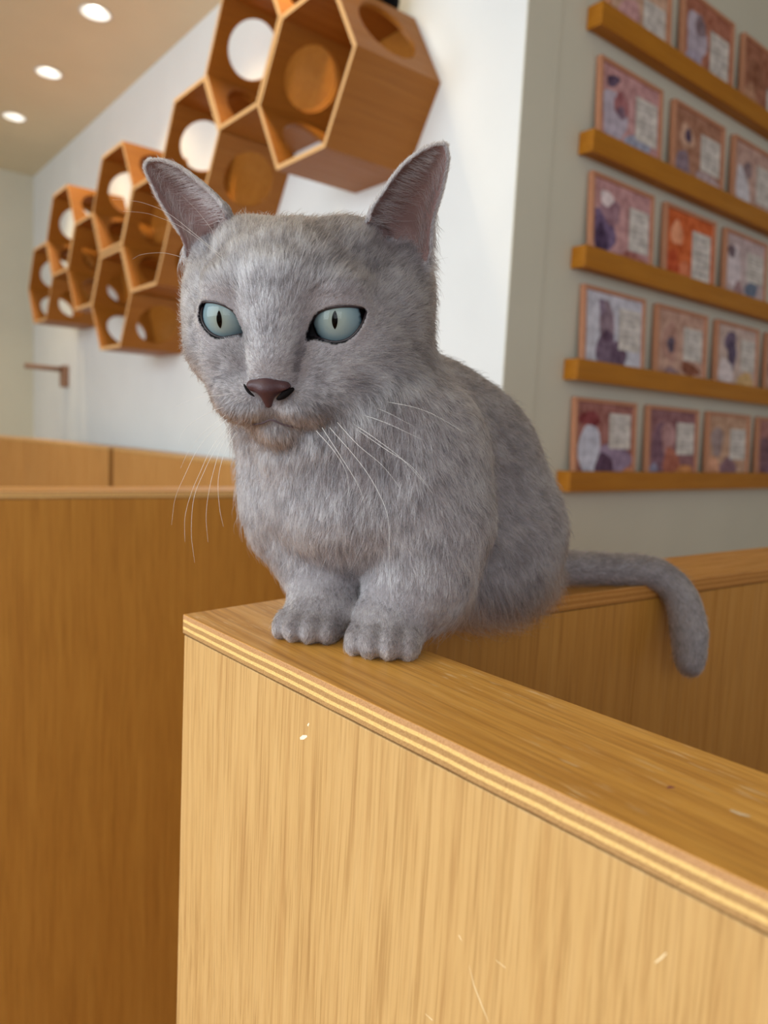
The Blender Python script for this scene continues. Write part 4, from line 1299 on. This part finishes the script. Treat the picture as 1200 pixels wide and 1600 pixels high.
M_FUR = bpy.data.materials.new('lilac_grey_fur'); M_FUR.use_nodes = True; nt = M_FUR.node_tree
b = nt.nodes['Principled BSDF']
hi = N(nt, 'ShaderNodeHairInfo'); ta = N(nt, 'ShaderNodeAttribute', attribute_name='tone')
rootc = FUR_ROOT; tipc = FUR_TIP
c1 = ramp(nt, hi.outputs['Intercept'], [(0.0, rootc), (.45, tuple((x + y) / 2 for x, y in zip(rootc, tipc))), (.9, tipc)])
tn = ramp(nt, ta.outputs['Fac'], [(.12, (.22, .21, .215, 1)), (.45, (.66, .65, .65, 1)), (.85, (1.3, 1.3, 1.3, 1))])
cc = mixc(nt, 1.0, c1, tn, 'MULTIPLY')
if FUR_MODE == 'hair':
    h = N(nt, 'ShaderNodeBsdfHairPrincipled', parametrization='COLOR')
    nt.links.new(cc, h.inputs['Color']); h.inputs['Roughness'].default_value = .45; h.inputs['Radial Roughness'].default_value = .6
    nt.links.new(h.outputs[0], nt.nodes['Material Output'].inputs[0]); nt.nodes.remove(b)
else:
    nt.links.new(cc, b.inputs['Base Color']); b.inputs['Roughness'].default_value = .55; b.inputs['Specular IOR Level'].default_value = .35


def w_coat():
    w = np.ones(len(V))
    q = VHQ; hd = np.linalg.norm(q - (0, 0, 0), axis=1)
    w += 2.0 * (hd < 95) * (q[:, 1] > -45)
    w += 2.5 * (np.linalg.norm(q - (0, 55, -40), axis=1) < 42)
    w[EAR_MASK > .9] = .0
    w[(EAR_MASK > .3) & (EAR_MASK < .9)] = 4.0
    w[V[:, 0] < .345] *= 1.5
    w[(V[:, 2] < 1.035) & (V[:, 0] < .34)] *= 2.2
    w[V[:, 2] < 1.0] = np.where(V[V[:, 2] < 1.0][:, 0] > .6, 1.0, .9)
    return w


make_fur('fur', None, FUR_N, 11, w_coat)

# long sparse hairs inside the ears
rg = np.random.default_rng(5)
ear_co, ear_r = [], []
for pts, med, lat, s in EAR_IN:
    g3 = pts.reshape(64, -1, 3)
    for k in range(900):
        i = int(rg.uniform(0, 56)); onrim = rg.random() < .60
        v = rg.uniform(.02, .22) if onrim else rg.uniform(.2, .9)
        if rg.random() < .25: v = 1 - rg.uniform(.02, .10)
        a = g3[i, int(v * 80)]; across = lat[i] - med[i]; wL = np.linalg.norm(across); across = across / (wL + 1e-9)
        if v > .85: across = -across * .5
        tip = med[63] - a; tip /= np.linalg.norm(tip) + 1e-9
        out = np.array([s * .25, .95, .1])
        L = min(wL * .55, rg.uniform(6, 17)) * (1 - .35 * i / 64)
        d = across * rg.uniform(.5, 1.0) + tip * rg.uniform(.15, .65) + rg.normal(0, .12, 3); d /= np.linalg.norm(d)
        c_ = [a + out * 1.9 + d * L * t + out * (L * .30 * t * (1 - .75 * t)) + tip * L * .12 * t * t for t in np.linspace(0, 1, 6)]
        ear_co.append(HW(np.array(c_))); ear_r.append(rg.uniform(.85, 1.25))
    for k in range(7000):      # fine edge fringe all round the rim
        sd = rg.random() < .5; e_ = med if sd else lat; i = int(rg.integers(6 if sd else 14, 64))
        a = e_[i] + rg.normal(0, .5, 3) + (s * .2, rg.uniform(-.8, 1.8), 0); outw = (med[i] - lat[i]) if sd else (lat[i] - med[i]); outw = outw / (np.linalg.norm(outw) + 1e-6)
        tip = e_[min(63, i + 3)] - e_[max(0, i - 3)]; tip /= np.linalg.norm(tip) + 1e-9
        L = rg.uniform(1.8, 3.4); d = outw * .30 + tip * .9 + np.array([0, rg.uniform(-.5, .35), 0]) + rg.normal(0, .12, 3); d /= np.linalg.norm(d)
        c_ = [a + d * L * t + outw * L * .12 * t for t in np.linspace(0, 1, 6)]
        ear_co.append(HW(np.array(c_))); ear_r.append(rg.uniform(.5, .8))
    for k in range(1500):      # short down on the inner skin
        i = int(rg.integers(0, 62)); v = rg.uniform(.03, .97)
        a = g3[i, int(v * 80)]; tip = med[63] - a; tip /= np.linalg.norm(tip) + 1e-9; across = (lat[i] - med[i]); across /= np.linalg.norm(across) + 1e-9
        out = np.array([s * .25, .95, .1]); L = rg.uniform(2., 4.2); d = tip * .8 + across * rg.uniform(-.3, .6) + out * .12; d /= np.linalg.norm(d)
        ear_co.append(HW(np.array([a + out * 1.7 + d * L * t for t in np.linspace(0, 1, 6)]))); ear_r.append(rg.uniform(.4, .6))
ear_co = np.array(ear_co); m = len(ear_co)
hc = bpy.data.hair_curves.new('ear_hair'); hc.add_curves([6] * m)
hc.attributes['position'].data.foreach_set('vector', (ear_co - CAT_POS).astype(np.float32).ravel())
at = hc.attributes.get('radius') or hc.attributes.new('radius', 'FLOAT', 'POINT')
at.data.foreach_set('value', (np.array(ear_r)[:, None] * .00010 * np.array([1, .95, .85, .65, .4, .12])[None]).astype(np.float32).ravel())
ta = hc.attributes.new('tone', 'FLOAT', 'CURVE'); ta.data.foreach_set('value', rg.uniform(.3, 1.0, m).astype(np.float32))
hc.materials.append(M_FUR)
o = bpy.data.objects.new('ear_hair', hc); C.objects.link(o); o.parent = cat

# ---- whiskers (muzzle and brow)
M_WHK = plain('white_whisker', (.85, .82, .78, 1), .35, .5)
WK = [  # photo px, with root and tip depth
    (((545, 621), (611, 629), (667, 643), (727, 676)), .450, .425), (((545, 625), (597, 641), (648, 667)), .450, .43),
    (((545, 641), (601, 660), (662, 688)), .447, .42), (((541, 655), (583, 683), (629, 718), (665, 758)), .446, .41),
    (((527, 660), (559, 695), (597, 727), (627, 765)), .442, .405), (((515, 668), (559, 719), (587, 761), (606, 808), (608, 864), (611, 943)), .440, .40),
    (((503, 668), (536, 719), (559, 757), (571, 790)), .438, .40), (((494, 673), (522, 705), (541, 738), (546, 776)), .436, .40),
    (((541, 659), (601, 701), (643, 729), (676, 771)), .446, .41),
    (((345, 618), (315, 620), (290, 628), (274, 636)), .442, .44), (((350, 636), (330, 643), (300, 660), (285, 676), (278, 697)), .438, .43),
    (((353, 648), (322, 672), (303, 693), (291, 712), (282, 732)), .436, .42), (((355, 655), (326, 680), (307, 705), (290, 740), (274, 778), (268, 820)), .434, .42),
    (((358, 662), (330, 701), (314, 735), (299, 770), (289, 808), (289, 847)), .432, .41), (((362, 668), (337, 701), (318, 739), (303, 778), (299, 831), (304, 879)), .430, .41),
    (((362, 672), (345, 700), (334, 735), (326, 770), (322, 808), (325, 847)), .430, .41), (((368, 676), (350, 710), (341, 750), (343, 793), (349, 823)), .430, .41),
    (((352, 396), (335, 365), (311, 333), (283, 304)), .442, .40), (((352, 410), (318, 380), (282, 354), (252, 341), (227, 333), (192, 330)), .442, .40),
    (((346, 400), (300, 362), (262, 333), (227, 318), (200, 313), (176, 312)), .442, .40), (((300, 412), (283, 402), (261, 396), (244, 395), (220, 398), (207, 405)), .448, .42),
]
for pts, d0, d1 in WK:
    n_ = len(pts); w3 = [P(x, y, d0 + (d1 - d0) * i / (n_ - 1)) for i, (x, y) in enumerate(pts)]
    w3 = spline(w3, 6); t = np.linspace(0, 1, len(w3)); bm = bmesh.new()
    add_tube(bm, w3, list(.00013 * (1 - .75 * t)), 6); pm('whisker', bm, M_WHK)
